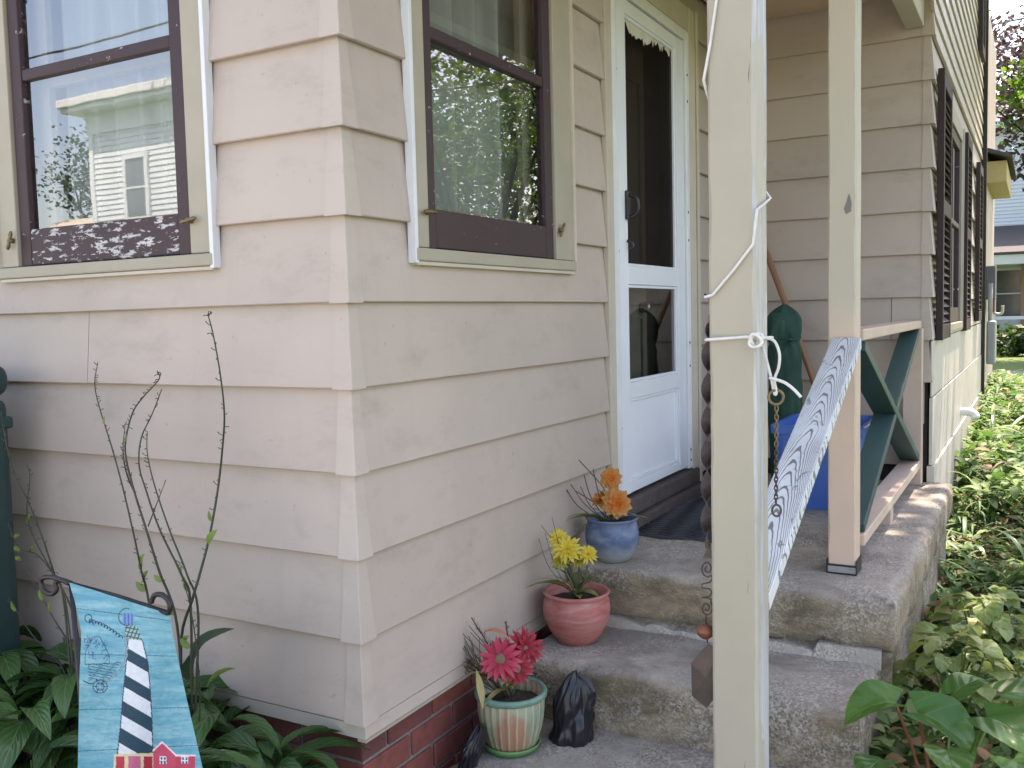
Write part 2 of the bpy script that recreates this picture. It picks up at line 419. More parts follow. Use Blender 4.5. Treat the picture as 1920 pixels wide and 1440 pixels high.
# ================================================================== the setting
from mathutils import noise as mn
YC, XC = 3.264, 0.992
LAND, TREAD, PAD = G-.92, G-1.12, G-1.31          # tops of landing, step and lower pad

def struct(o): o['kind'] = 'structure'; return o
def ground_mat():
    t = NT('lawn_and_soil')
    g = t.mix(t.noise(3, 8, .7), (.075,.13,.022), (.12,.19,.035))
    g = t.mix(t.ramp(t.noise(40, 6, .7), [(.45, 0.), (.7, .6)]), g, (.045,.07,.015))
    t.color(g).rough(.9).bump(t.noise(90, 6, .8), .8, .03); return t.m
LAWN = ground_mat()
SOIL = simple('dark_soil', (.035,.027,.02), (.055,.042,.03), 18, .95, .9, 60, .02)
gm = MB(); n = 40; xs = np.concatenate([[-220,-60], np.linspace(-30, 30, 25), [60,220]])
for j, y in enumerate(xs):
    for i, x in enumerate(xs): gm.v.append((x, y, 0))
k = len(xs)
for j in range(k-1):
    for i in range(k-1): gm.f.append((j*k+i, j*k+i+1, (j+1)*k+i+1, (j+1)*k+i)); gm.mi.append(0)
struct(gm.build('ground', LAWN))
def patch(name, x0, x1, y0, y1, z, m):
    return struct(MB().add([(x0,y0,z),(x1,y0,z),(x1,y1,z),(x0,y1,z)], [(0,1,2,3)]).build(name, m))
patch('garden_bed', .9, 3.2, -.6, 15.5, .004, SOIL)
patch('flower_bed', -4, -.02, -1.2, .06, .004, SOIL)
ASPH = simple('pale_road_asphalt', (.16,.16,.165), (.13,.13,.135), 4, .85, .4, 120, .004)
patch('road', -30, 40, 16.2, 20.6, .008, ASPH)
BOUNCE_DRIVE = concrete('bounce_driveway_concrete', (.36,.355,.35), (.30,.295,.29), (.24,.235,.23), .4)
patch('bounce_driveway', -9, 7, -10.5, -1.26, .009, BOUNCE_DRIVE)  # unseen sunlit slab, added to bounce light onto the lower walls
PAVE = concrete('path_concrete', (.36,.35,.33), (.28,.27,.26), (.24,.23,.21), .4)
struct(MB().box((.05, -1.25, -.05), (1.15, .31, .035)).build('path', PAVE, bevel=.008))

# ------------------------------------------------------------------ concrete steps
def rough_block(a, b, res=.028, amp=.005, rnd=.014, seed=0, sc=9):
    bm = bmesh.new(); bmesh.ops.create_cube(bm, size=1)
    a, b = Vector(a), Vector(b)
    for v in bm.verts: v.co = Vector(((a.x+b.x)/2+v.co.x*(b.x-a.x), (a.y+b.y)/2+v.co.y*(b.y-a.y), (a.z+b.z)/2+v.co.z*(b.z-a.z)))
    for ax in range(3):
        c = max(1, int((b[ax]-a[ax])/res))
        for q in range(1, c):
            pos = a.copy(); pos[ax] = a[ax]+(b[ax]-a[ax])*q/c; nn = Vector((0,0,0)); nn[ax] = 1
            bmesh.ops.bisect_plane(bm, geom=bm.verts[:]+bm.edges[:]+bm.faces[:], plane_co=pos, plane_no=nn)
    for v in bm.verts:
        p = v.co.copy(); d = [min(p[i]-a[i], b[i]-p[i]) for i in range(3)]
        edge = sorted(d)
        out = Vector((0,0,0))
        for i in range(3):
            if d[i] < 1e-4: out[i] = 1 if b[i]-p[i] < p[i]-a[i] else -1
        nz = mn.fractal(p*sc+Vector((seed,seed*2,seed*3)), .9, 2.1, 5)
        q = out.normalized()*nz*amp if out.length else Vector()
        if edge[1] < 1e-4:      # along an arris: worn back, chipped in places
            chip = max(0, mn.noise(p*13+Vector((seed,0,0))))
            q -= out.normalized()*(rnd*.6+chip*rnd*2.4+max(0, mn.noise(p*4+Vector((0,seed,0))))*rnd*1.2)
        v.co += q
    for f in bm.faces: f.material_index = 1 if abs(f.normal.z) < .5 else 0; f.smooth = True
    return bm
def bm_obj(name, bm, mats, parent=None):
    me = bpy.data.meshes.new(name); bm.normal_update(); bm.to_mesh(me); bm.free()
    for m in mats: me.materials.append(m)
    o = bpy.data.objects.new(name, me); COL.objects.link(o); o.parent = parent; return o
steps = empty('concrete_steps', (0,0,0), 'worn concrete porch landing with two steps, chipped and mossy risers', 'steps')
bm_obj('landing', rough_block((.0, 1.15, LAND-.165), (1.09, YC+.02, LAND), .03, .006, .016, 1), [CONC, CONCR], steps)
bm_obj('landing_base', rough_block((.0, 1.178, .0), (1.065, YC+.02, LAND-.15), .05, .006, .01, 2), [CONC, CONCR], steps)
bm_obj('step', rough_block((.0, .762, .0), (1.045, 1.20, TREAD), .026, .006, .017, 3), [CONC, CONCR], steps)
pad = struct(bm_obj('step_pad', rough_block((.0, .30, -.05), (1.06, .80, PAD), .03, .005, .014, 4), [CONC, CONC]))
# patched strip under the landing with a broken upper edge
pm = MB(); N = 60; top = []; bot = []
for i in range(N+1):
    x = .12+.93*i/N
    e = LAND-.176-.012*abs(math.sin(x*9))+.012*mn.noise(Vector((x*14, 3, 0)))
    if .60 < x < .86: e = LAND-.172-.9*(x-.73)**2-.006*mn.noise(Vector((x*30,1,0)))
    if x > .86: e = LAND-.155
    if x < .3: e = LAND-.158-.03*(x-.12)/.18
    top.append((x, 1.146+.006*mn.noise(Vector((x*8,0,0))), e)); bot.append((x, 1.136, TREAD-.01))
bk = [(x, y+.045, z) for x, y, z in top]
pm.add(bot+top+bk, [(i, i+1, N+1+i+1, N+1+i) for i in range(N)]+[(N+1+i, N+2+i, 2*N+3+i, 2*N+2+i) for i in range(N)])
pm.build('mortar_patch', CONCP, steps)

# ------------------------------------------------------------------ the house
house = empty('clapboard_house', (0,0,0), 'old house clad in wide beige pink siding on a red brick base', 'house')
def T(wall, s, dep, z):
    return {'A': (s, dep, z), 'B': (-dep, s, z), 'C': (s, YC+dep, z), 'D': (XC-dep, s, z)}[wall]
def flip(wall): return wall in 'AC'
def board(wall, z0, cols, m=SID, u=U, name='siding_board', thick=.016, slope=.0215):
    """one course; cols = (s0, s1, zlow, zhigh) pieces of the same board"""
    mb = MB(); ph = random.random()*50
    for (s0, s1, zl, zh) in cols:
        n = max(1, int((s1-s0)/.16)); zz = [zl, zl+.0025]+[zl+(zh-zl)*q for q in (.35, .7, 1)]
        pts = []
        for i in range(n+1):
            s = s0+(s1-s0)*i/n
            wz = .0014*mn.noise(Vector((s*2.1, z0*7, ph))); wd = .0016*mn.noise(Vector((s*2.7+9, z0*5, ph)))
            row = []
            for q, z in enumerate(zz):
                dep = slope*(z-z0)/(u+.012)+wd*(1-(z-z0)/u)
                if q == 0: dep += .0022
                row.append(T(wall, s, dep, z+(wz if q < 2 and zl == z0 else 0)))
            row.append(T(wall, s, thick+wd, zl+(wz if zl == z0 else 0)))      # underside
            pts += row
        c = len(zz)+1; base = len(mb.v); mb.v += pts
        for i in range(n):
            a = base+i*c; b = a+c
            for q in range(len(zz)-1):
                f = (a+q, b+q, b+q+1, a+q+1); mb.f.append(f if wall != 'X' else f[::-1]); mb.mi.append(0)
            mb.f.append((a+c-1, b+c-1, b, a)); mb.mi.append(0)
        for e, rv in ((base, 0), (base+n*c, 1)):        # board ends
            i2 = [e+q for q in range(len(zz))]
            t2 = T(wall, s0 if not rv else s1, .027, zh); mb.v.append(t2); mb.f.append(tuple(i2+[len(mb.v)-1, e+c-1])); mb.mi.append(0)
    return mb.build(name, m, house)
def split(s0, s1, joints):
    out = []; a = s0
    for j in joints:
        if a < j-.02 and j+.02 < s1: out.append((a, j-.0012)); a = j+.0012
    out.append((a, s1)); return out
KLO, KHI = -5, 6
for k in range(KLO, KHI+1):
    z0 = G+k*U; zt = z0+U+.012; zn = G+.108
    jt = [-2.2+.9*((k*37) % 10)/10]
    if k >= 1:
        board('A', z0, [(-.432, -.026, z0, zt)])
        board('A', z0, [(-3.98, -1.362, z0, zt)])
        board('B', z0, [(.026, .272, z0, zt)]); board('B', z0, [(1.262, 1.565, z0, zt)])
    elif k == 0:
        board('A', z0, [(-.432, -.026, z0, zt), (-1.362, -.432, z0, zn)]); board('A', z0, [(-3.98, -1.362, z0, zt)])
        board('B', z0, [(.026, .272, z0, zt), (.272, 1.262, z0, zn), (1.262, 1.565, z0, zt)])
    else:
        for a, b in split(-3.98, -.026, jt+([-.96+.02*k] if k in (-1,) else [])): board('A', z0, [(a, b, z0, zt)])
        for a, b in split(.026, 1.565, []): board('B', z0, [(a, b, z0, zt)])
    if k >= -4: board('B', z0, [(2.645, YC+.012, z0, zt)])
    if k == KHI: board('B', z0, [(1.565, 2.645, G+1.362, zt)])
for k in range(-4, 8):
    z0 = G+k*U; zt = z0+U+.012
    e = XC-.026 if k >= -2 else .945+.012*(k % 2)
    if k == -1:
        board('C', z0, [(-.02, .80, z0, zt)]); board('C', z0, [(.803, e, z0, zt)])
    else: board('C', z0, [(-.02, e, z0, zt)])
def cap(wx, wy, ox, oy, z0, u=U, lw=.058, rw=.05, m=SIDCAP):
    """folded metal corner piece of one course"""
    mb = MB(); zt = z0+u+.004; j = [random.uniform(-.004, .004) for _ in range(4)]
    def ring(z, sp):
        o = .0035-.0215*(z-z0)/(u+.012)
        return [(ox-lw-sp[0], oy-o+.004, z), (ox-lw-sp[0], oy-o, z), (ox+o-.002, oy-o, z), (ox+o, oy-o+.002, z), (ox+o, oy+rw+sp[1], z), (ox+o-.004, oy+rw+sp[1], z)]
    rows = [ring(z0-.002, (j[0]+.003, j[1]+.004)), ring(z0+u*.5, (j[0]*.5, j[1])), ring(zt, (j[2]*.4, j[3]*.4))]
    for r in rows: mb.v += r
    for i in range(2):
        for q in range(5): mb.f.append((i*6+q, i*6+q+1, i*6+q+7, i*6+q+6)); mb.mi.append(0)
    mb.v += [(ox-lw, oy+.012, z0-.001), (ox-.012, oy+.012, z0-.001), (ox-.012, oy+rw, z0-.001)]
    mb.f.append((0,1,2,3,4,5,len(mb.v)-1,len(mb.v)-2,len(mb.v)-3)); mb.mi.append(0)
    mb.build('corner_cap', m, house)
for k in range(KLO, KHI+1): cap(0, 0, 0, 0, G+k*U)
for k in range(-2, 8): cap(0, 0, XC, YC, G+k*U, lw=.052, rw=.06)

# sheathing with openings behind the boards
def sheath(wall, s0, s1, z0, z1, holes, d0=.029, d1=.117, m=SHEATH):
    cuts = sorted(holes); mb = MB(); a = s0
    def bx(sa, sb, za, zb):
        p, q = T(wall, sa, d0, za), T(wall, sb, d1, zb)
        if sb-sa > 1e-4 and zb-za > 1e-4: mb.box(p, q)
    for (ha, hb, hz0, hz1) in cuts:
        bx(a, ha, z0, z1); bx(ha, hb, z0, hz0); bx(ha, hb, hz1, z1); a = hb
    bx(a, s1, z0, z1); return mb.build('wall_sheathing', m, house)
AW = (-1.27, -.52, G+.14, G+1.40); BW = (.345, 1.125, G+.14, G+1.40); DR = (1.66, 2.50, LAND+.02, G+1.26)
sheath('A', -4, -.021, G-1.1, G+1.6, [AW]); sheath('B', .111, YC, G-1.1, G+1.6, [BW, DR])
sheath('C', -5, XC-.021, .0, 5.9, [(-4.9, -.25, .02, 2.95)]); DW = (3.98, 5.18, G-.16, G+1.08)
sheath('D', YC+.111, 7.84, .0, 5.9, [DW])
MB().box((-5, 7.74, 0), (XC-.112, 7.84, 5.9)).build('rear_wall', SHEATH, house)
MB().box((-5.1, YC+.022, 0), (-5.0, 7.84, 5.9)).build('side_wall', SHEATH, house)
MB().box((-4.1, .022, 0), (-4.0, YC, G+1.6)).build('side_wall', SHEATH, house)
MB().box((-3.99, .12, G-1.12), (-.115, YC-.01, G-1.02)).build('room_floor', ROOM, house)
MB().box((-.95, 1.45, G-1.0), (-.12, 1.55, G+1.55)).build('room_partition', ROOM, house)
MB().box((-3.99, 1.5, G-1.0), (-.96, 1.6, G+1.55)).build('room_partition', ROOM, house)
MB().box((-3.99, .115, G+1.56), (-.115, YC-.01, G+1.6)).build('room_ceiling', ROOM, house)
ROOFM = simple('grey_shingle', (.09,.085,.085), (.06,.058,.06), 20, .9, .6, 60, .01)
rf = MB().add([(-4.4,-.35,G+1.57),(.35,-.35,G+1.57),(.35,YC,G+2.35),(-4.4,YC,G+2.35),(-4.4,-.35,G+1.69),(.35,-.35,G+1.69),(.35,YC,G+2.47),(-4.4,YC,G+2.47)],
   [(3,2,1,0),(4,5,6,7),(0,1,5,4),(1,2,6,5),(2,3,7,6),(3,0,4,7)]); rf.build('roof', ROOFM, house)
MB().box((-4.3, -.3, G+1.50), (-.005, .02, G+1.56)).build('soffit', CREAM, house)
mr = MB(); xm = -2.0
for sx in (1, -1):
    x0 = xm; x1 = xm+sx*3.45
    mr.add([(x0,YC-.35,7.6),(x1,YC-.35,5.75),(x1,8.2,5.75),(x0,8.2,7.6),(x0,YC-.35,7.75),(x1,YC-.35,5.9),(x1,8.2,5.9),(x0,8.2,7.75)],
       [(3,2,1,0),(4,5,6,7),(0,1,5,4),(1,2,6,5),(2,3,7,6),(3,0,4,7)])
mr.build('roof', ROOFM, house)
for y in (YC+.03, 7.76): MB().add([(-5,y,5.9),(XC-.03,y,5.9),(xm,y,7.58),(-5,y+.07,5.9),(XC-.03,y+.07,5.9),(xm,y+.07,7.58)], [(0,1,2),(5,4,3),(0,3,4,1),(1,4,5,2),(2,5,3,0)]).build('gable', SID, house)
# porch roof over landing and steps, on a beam carried by the posts
CEIL = simple('porch_ceiling_paint', (.60,.45,.33), (.54,.41,.31), 6, .6, .2)
BEAMZ = G+1.30
MB().box((.862, -.22, BEAMZ), (.945, YC-.005, BEAMZ+.16)).build('porch_beam', CREAM, house, bevel=.004)
MB().box((.005, -.25, BEAMZ+.161), (1.18, YC-.002, BEAMZ+.175)).build('porch_ceiling', CEIL, house)
MB().add([(.0,-.35,G+1.98),(1.50,-.35,BEAMZ+.165),(1.50,YC,BEAMZ+.165),(.0,YC,G+1.98),(.0,-.35,G+2.06),(1.50,-.35,BEAMZ+.245),(1.50,YC,BEAMZ+.245),(.0,YC,G+2.06)],
   [(3,2,1,0),(4,5,6,7),(0,1,5,4),(1,2,6,5),(2,3,7,6),(3,0,4,7)]).build('porch_roof', ROOFM, house)  # outer edge widened to keep sun off the post and landing

# skirt trim, drip edge and brick foundation
MB().box((-3.98, .003, G-1.087), (.0, .02, G-1.052)).build('skirt_trim', CREAM, house)
MB().box((-.02, .021, G-1.087), (-.003, 1.15, G-1.052)).build('skirt_trim', SIDCAP, house)
MB().box((-.022, .0, G-1.093), (.004, 1.15, G-1.0875)).build('drip_edge', TAN, house)
fnd = MB().box((-3.98, .042, 0), (-.042, .25, G-1.094)).box((-.25, .25, 0), (-.042, 1.2, G-1.094)).build('foundation', MORTAR, house)
bl, bh, bj = .2, .0655, .0105
bmsh = MB().box((-bl/2, -.05, -bh/2), (bl/2, .05, bh/2)).mesh('brick')
bb = bmesh.new(); bb.from_mesh(bmsh); bmesh.ops.bevel(bb, geom=bb.edges[:], offset=.004, segments=1, affect='EDGES'); bb.to_mesh(bmsh); bb.free(); bmsh.materials.append(BRICK)
for r in range(5):
    z = G-1.095-bj/2-bh/2-r*(bh+bj)
    for i in range(20):
        x = -.138-(bl+bj)*i+(.1 if r % 2 else 0)
        if x > -.13: continue
        o = new('brick', bmsh, None, fnd); o.location = (x, .084+random.uniform(-.002,.002), z); o.rotation_euler.y = random.uniform(-.006,.006)
    for i in range(7):
        y = .138+(bl+bj)*i-(.0 if r % 2 else .0)+(.105 if r % 2 == 0 else 0)
        if y > 1.1: continue
        o = new('brick', bmsh, None, fnd); o.location = (-.084+random.uniform(-.002,.002), y, z); o.rotation_euler.z = math.pi/2
    o = new('brick', bmsh, None, fnd)     # corner brick, header on one side
    o.location = (-.084, .135, z) if r % 2 else (-.135, .084, z); o.rotation_euler.z = math.pi/2 if r % 2 else 0

# ------------------------------------------------------------------ windows
def window(wall, c0, c1, zb, s0, s1, sz, g0, g1, gz, mz, zt, name='window', jleft=True, curtain=None, peel=True):
    """c0..c1 casing, s0..s1 sash, g0..g1 glass; zb casing bottom, sz sash bottom, gz glass bottom, mz muntin, zt top"""
    p = T(wall, (c0+c1)/2, 0, zb); wr = bpy.data.objects.new(name, None); COL.objects.link(wr); wr.parent = house; wr.empty_display_size = .1
    def bx(nm, sa, sb, da, db, za, zz, m, bev=.003):
        return MB().box(T(wall, sa, da, za), T(wall, sb, db, zz)).build(nm, m, wr, bevel=bev)
    bx('casing', c0, s0-.004, -.004, .03, sz, zt+.1, TAN); bx('casing', s1+.004, c1, -.004, .03, sz, zt+.1, TAN)
    bx('casing', s0-.003, s1+.003, -.004, .03, zt+.006, zt+.1, TAN)
    bx('window_sill', c0-.004, c1+.004, -.014, .04, zb+.002, sz-.002, TAN, .004)
    bx('drip_strip', c0+.004, c1-.002, -.010, .012, zb-.009, zb+.001, CREAM, .001)
    for s in (c0, c1):
        bx('edge_channel', s-.007, s+.007, -.013, .012, zb-.004, zt+.1, WHITEMETAL if s == (c1 if wall == 'A' else c0) else CREAM, .001)
    a, b = .006, .036
    bx('sash_stile', s0, g0, a, b, sz, zt, SASH, .003); bx('sash_stile', g1, s1, a, b, sz, zt, SASH, .003)
    bx('bottom_rail', g0+.0005, g1-.0005, a+.001, b, sz+.002, gz, SASHP if peel else SASH, .003)
    bx('glazing_bar', g0+.0005, g1-.0005, a+.002, b, mz, mz+.034, SASH, .005); bx('top_rail', g0+.0005, g1-.0005, a+.001, b, zt-.06, zt, SASH, .003)
    for za, zz in ((gz, mz), (mz+.034, zt-.06)):
        q = [T(wall, g0-.002, .022, za-.002), T(wall, g1+.002, .022, za-.002), T(wall, g1+.002, .022, zz+.002), T(wall, g0-.002, .022, zz+.002)]
        MB().add(q, [(0,1,2,3)]).build('pane', GLASS, wr)
    # inner sash behind the storm sash
    for sa, sb, za, zz in ((s0, g0+.03, sz, zt), (g1-.03, s1, sz, zt), (g0+.031, g1-.031, mz-.01, mz+.05), (g0+.031, g1-.031, sz, gz+.02)):
        MB().box(T(wall, sa, .075, za), T(wall, sb, .10, zz)).build('inner_sash', CREAM, wr, bevel=.003)
    return wr
WA = window('A', -1.356, -.436, G+.105, -1.262, -.526, G+.142, -1.213, -.577, G+.252, G+.69, G+1.36)
WB = window('B', .276, 1.258, G+.107, .352, 1.118, G+.146, .398, 1.068, G+.255, G+.715, G+1.36, peel=False)
def toggle(wall, s, z, ang):
    c = Vector(T(wall, s, -.012, z)); nrm = Vector(T(wall, 0, -1, 0))-Vector(T(wall, 0, 0, 0)); al = Vector(T(wall, 1, 0, 0))-Vector(T(wall, 0, 0, 0))
    d = al*math.cos(ang)+Vector((0,0,1))*math.sin(ang)
    mb = MB().tube([c-nrm*.01, c+nrm*.009], .008, 10)
    pts = [c+nrm*.006+d*t for t in np.linspace(-.028, .03, 7)]
    mb.tube(pts, [.004,.0065,.005,.006,.005,.0065,.003], 8)
    return mb.build('turn_button', BRASS, WA if wall == 'A' else WB, smooth=True)
for w_, px, py, a in (('A', 362, 414, .15), ('A', 28, 452, 1.2), ('B', 797, 398, .05), ('B', 1046, 432, .9)):
    ax, v = (1, 0) if w_ == 'A' else (0, 0); q = P(px, py, ax, v); toggle(w_, q.x if w_ == 'A' else q.y, q.z, a)

def curtain(wall, s0, s1, z0, z1, dep, label, amp=.022, k=46, m=None):
    n = 90; mb = MB()
    for i in range(n+1):
        s = s0+(s1-s0)*i/n
        for q, z in enumerate((z0, (z0+z1)/2, z1)):
            mb.v.append(T(wall, s, dep+amp*math.sin(s*k+.6*math.sin(s*9+q*.4))+.006*math.sin(s*97), z))
    for i in range(n):
        for q in range(2): mb.f.append((i*3+q, (i+1)*3+q, (i+1)*3+q+1, i*3+q+1)); mb.mi.append(0)
    o = mb.build('curtain', m, None, smooth=True); return tag(o, label, 'curtain')
def fabric(name, c):
    t = NT(name); t.color(c).rough(.9)
    tl = t.n.new('ShaderNodeBsdfTranslucent'); tl.inputs[0].default_value = (*c, 1)
    tr = t.n.new('ShaderNodeBsdfTransparent'); m1 = t.n.new('ShaderNodeMixShader'); m1.inputs[0].default_value = .3
    t.link(t.b.outputs[0], m1.inputs[1]); t.link(tl.outputs[0], m1.inputs[2])
    m2 = t.n.new('ShaderNodeMixShader'); m2.inputs[0].default_value = .12; t.link(m1.outputs[0], m2.inputs[1]); t.link(tr.outputs[0], m2.inputs[2]); t.link(m2.outputs[0], t.o.inputs[0]); return t.m
SHEER = fabric('sheer_fabric', (.82,.87,.86)); SHEER2 = fabric('grey_green_sheer', (.86,.88,.85))
curtain('A', -1.30, -.50, G+.12, G+1.42, .16, 'pale green sheer curtain behind the window with heavily flaked sill', .018, 60, SHEER)
curtain('B', .33, 1.14, G+.12, G+1.42, .145, 'grey green sheer curtain behind the window beside the storm door', .024, 44, SHEER2)

# main house side window and shutters on wall D, narrow upper boards, smooth lower panels
for k in range(-1, 6):
    z0 = G+k*U; zt = z0+U+.012
    if k < 5:
        board('D', z0, [(YC+.026, 3.93, z0, zt)]); board('D', z0, [(5.235, 7.83, z0, zt)])
    else: board('D', z0, [(YC+.026, 3.93, z0, zt), (3.93, 5.235, G+1.132, zt), (5.235, 7.83, z0, zt)])
z = G+6*U
while z < 5.85:
    board('D', z, [(YC+.001, 7.83, z, z+U/2+.008)], SIDCAP, U/2, slope=.014); z += U/2
ys = [YC+.002, 4.02, 5.30, 6.55, 7.83]
for r, (za, zb) in enumerate(((G-.215, G-.50), (G-.50, G-.84), (G-.84, G-1.30))):
    for i in range(4):
        y0, y1 = ys[i]+(.5*(r % 2) if i else 0), ys[i+1]+(.5*(r % 2) if i < 3 else 0)
        d = -.004-.004*((i*3+r) % 3)-(0.006 if r == 2 else 0)
        mb = MB().box((XC+d-.008+.004, y0+.003, zb+.004), (XC-d-.004, y1-.003, za-.002))
        o = mb.build('wall_panel', PANEL, house, bevel=.002)
WD = window('D', 3.935, 5.23, G-.20, 4.02, 5.14, G-.15, 4.09, 5.07, G-.06, G+.45, G+1.02, peel=False)
def shutter(y0, y1, z0, z1, yb=None):
    sh = bpy.data.objects.new('shutter', None); COL.objects.link(sh); sh.parent = house
    x0, x1 = XC+.002, XC+.034
    MB().box((x0, y0, z0), (x1, y0+.05, z1)).build('shutter_stile', SHUT, sh, bevel=.003); MB().box((x0, y1-.05, z0), (x1, y1, z1)).build('shutter_stile', SHUT, sh, bevel=.003)
    for za, zb in ((z0, z0+.08), ((z0+z1)/2-.04, (z0+z1)/2+.04), (z1-.08, z1)): MB().box((x0+.001, y0+.0505, za+.001), (x1-.001, y1-.0505, zb-.001)).build('shutter_rail', SHUT, sh, bevel=.003)
    zz = z0+.10
    me = MB().beam((x0+.015, y0+.052, 0), (x0+.015, y1-.052, 0), (.7,0,-.7), .034, .006).mesh('slat'); me.materials.append(SHUT)
    while zz < z1-.1:
        if abs(zz-(z0+z1)/2) > .05: new('slat', me, None, sh).location = (0, 0, zz)
        zz += .04
    return sh
shutter(3.42, 3.92, G-.22, G+1.13); shutter(5.245, 5.70, G-.22, G+1.10); shutter(6.75, 7.22, G-.18, G+1.10); shutter(6.85, 7.3, G+2.0, G+3.2)
MB().box((XC-.01, 7.832, .0), (XC+.03, 7.90, 5.8)).build('end_trim', SHEATH, house, bevel=.004)
# white drain pipe poking from the side wall
q = P(1800, 772, 0, XC+.0); pp = [q+Vector((-.02,0,0)), q+Vector((.05,0,.0)), q+Vector((.085,-.01,-.012)), q+Vector((.10,-.02,-.04))]
MB().tube(spline(pp, 5), .028, 14).build('drain_pipe', WHITEMETAL, house, smooth=True)

# ------------------------------------------------------------------ storm door
door = bpy.data.objects.new('storm_door', None); COL.objects.link(door); door.parent = house
def dbx(nm, y0, y1, z0, z1, x0, x1, m, par=door, bev=.003): return MB().box((x0, y0, G+z0), (x1, y1, G+z1)).build(nm, m, par, bevel=bev)
dbx('door_frame', 1.628, 1.672, -.79, 1.25, -.03, .008, WHITEMETAL); dbx('door_frame', 2.487, 2.532, -.79, 1.25, -.03, .008, WHITEMETAL); dbx('door_frame', 1.673, 2.486, 1.205, 1.25, -.03, .008, WHITEMETAL)
for y, s in ((1.6355, .004), (1.648, .003), (2.515, .004)): dbx('frame_bead', y-s, y+s, -.78, 1.24, .0075, .0125, WHITEMETAL, bev=.001)
dbx('door_stile', 1.676, 1.782, -.782, 1.20, -.034, -.002, DOORWHITE); dbx('door_stile', 2.382, 2.483, -.782, 1.20, -.034, -.002, DOORWHITE)
for za, zb in ((1.145, 1.199), (.072, .146), (-.395, -.328), (-.781, -.742)): dbx('door_rail', 1.7825, 2.3815, za, zb, -.033, -.003, DOORWHITE)
for za, zb in ((.146, 1.145), (-.328, .072), (-.742, -.395)):        # glazing beads round each field
    for y0, y1, a, b in ((1.7825, 1.795, za+.0005, zb-.0005), (2.369, 2.3815, za+.0005, zb-.0005), (1.7955, 2.3685, zb-.0125, zb-.0005), (1.7955, 2.3685, za+.0005, za+.0125)):
        dbx('glazing_bead', y0, y1, a, b, -.024, -.010, DOORWHITE, bev=.002)
dbx('kick_panel', 1.79, 2.374, -.738, -.399, -.026, -.020, DOORWHITE, bev=0)
SCREEN = glass('dark_screen_glass', .0, (.30,.285,.28), .35, .25)
for za, zb, m in ((.15, 1.14, SCREEN), (-.324, .068, GLASSD)):
    MB().add([(-.02,1.79,G+za),(-.02,2.374,G+za),(-.02,2.374,G+zb),(-.02,1.79,G+zb)], [(0,1,2,3)]).build('pane', m, door)
# torn paper strip along the top of the glass
tp = MB(); pts = [(1.80, 1.132)]; yy = 1.80
low = []
for i in range(40):
    y = 1.80+.55*i/39; d = .022+.05*abs(mn.noise(Vector((y*5, 1, 0))))+.03*mn.noise(Vector((y*61, 5, 0)))+.03*math.exp(-((i/39-.35)/.18)**2)+(random.uniform(-.01,.012))
    low.append((-.019+.004*mn.noise(Vector((y*20,0,3))), y, G+1.142-max(.012, d)))
topv = [(-.0195, v[1], G+1.142) for v in low]
tp.add(low+topv, [(i, i+1, 40+i+1, 40+i) for i in range(39)]).build('torn_strip', simple('old_paper', (.62,.61,.55), (.5,.49,.44), 20, .8, .2), door)
hd = bpy.data.objects.new('door_handle', None); COL.objects.link(hd); hd.parent = door
MB().box((-.002, 1.752, G+.33), (.012, 1.782, G+.445)).build('handle_plate', BLACKP, hd, bevel=.004)
MB().tube(spline([(.008,1.768,G+.43),(.04,1.772,G+.415),(.045,1.776,G+.37),(.03,1.776,G+.345),(.008,1.77,G+.34)], 5), .008, 8).build('grip', BLACKP, hd, smooth=True)
MB().tube(spline([(.0,1.768,G+.245),(.018,1.772,G+.24),(.022,1.774,G+.222),(.012,1.765,G+.212)], 5), .006, 8).build('latch_hook', BLACKP, hd, smooth=True)
for z in (1.05, .93, .42, .29, -.19, -.30, -.70, -.81+.06):
    MB().tube([(.004, 2.508, G+z), (.010, 2.508, G+z)], .006, 8).build('screw', DARKMETAL, door)
for z in (.9, .2, -.5): MB().tube([(.004, 1.660, G+z), (.010, 1.660, G+z)], .005, 8).build('screw', CREAM, door)
# wood casing round the door and a dark worn threshold
dbx('door_casing', 1.567, 1.627, -.90, 1.36, -.02, .004, CREAM, house); dbx('door_casing', 2.533, 2.642, -.915, 1.36, -.02, .012, CREAM, house); dbx('door_casing', 1.628, 2.532, 1.252, 1.36, -.02, .010, CREAM, house)
dbx('casing_edge', 2.612, 2.6435, -.915, 1.36, .0125, .022, CREAM, house)
SILLM = simple('dark_worn_sill', (.06,.045,.042), (.10,.08,.07), 14, .75, .5, 50, .006)
mb = MB().box((-.06, 1.63, LAND-.01), (.055, 2.60, G-.865)).box((-.06, 1.63, G-.864), (.03, 2.58, G-.795)); mb.build('door_sill', SILLM, house, bevel=.008)
# inner door seen through the glass
INNER = simple('inner_door_paint', (.30,.255,.19), (.25,.21,.155), 6, .55, .15)
dj = bpy.data.objects.new('inner_door', None); COL.objects.link(dj); dj.parent = house
for nm, y0, y1, z0, z1, x0, x1, m in (('door_leaf', 1.665, 2.28, -.80, 1.24, -.15, -.118, INNER), ('door_leaf', 2.285, 2.495, -.80, 1.24, -.16, -.13, simple('dark_wood_jamb', (.09,.055,.04), (.06,.04,.03), 9, .6, .2))):
    dbx(nm, y0, y1, z0, z1, x0, x1, m, dj)
for z0, z1 in ((-.70, -.05), (.12, .98)):
    for y0, y1 in ((1.73, 1.95), (2.0, 2.22)):
        mb = MB()
        for a, b, c, d in ((y0, y1, z0, z0+.02), (y0, y1, z1-.02, z1), (y0, y0+.02, z0+.02, z1-.02), (y1-.02, y1, z0+.02, z1-.02)): mb.box((-.1185, a, G+c), (-.108, b, G+d))
        mb.build('panel_moulding', INNER, dj)
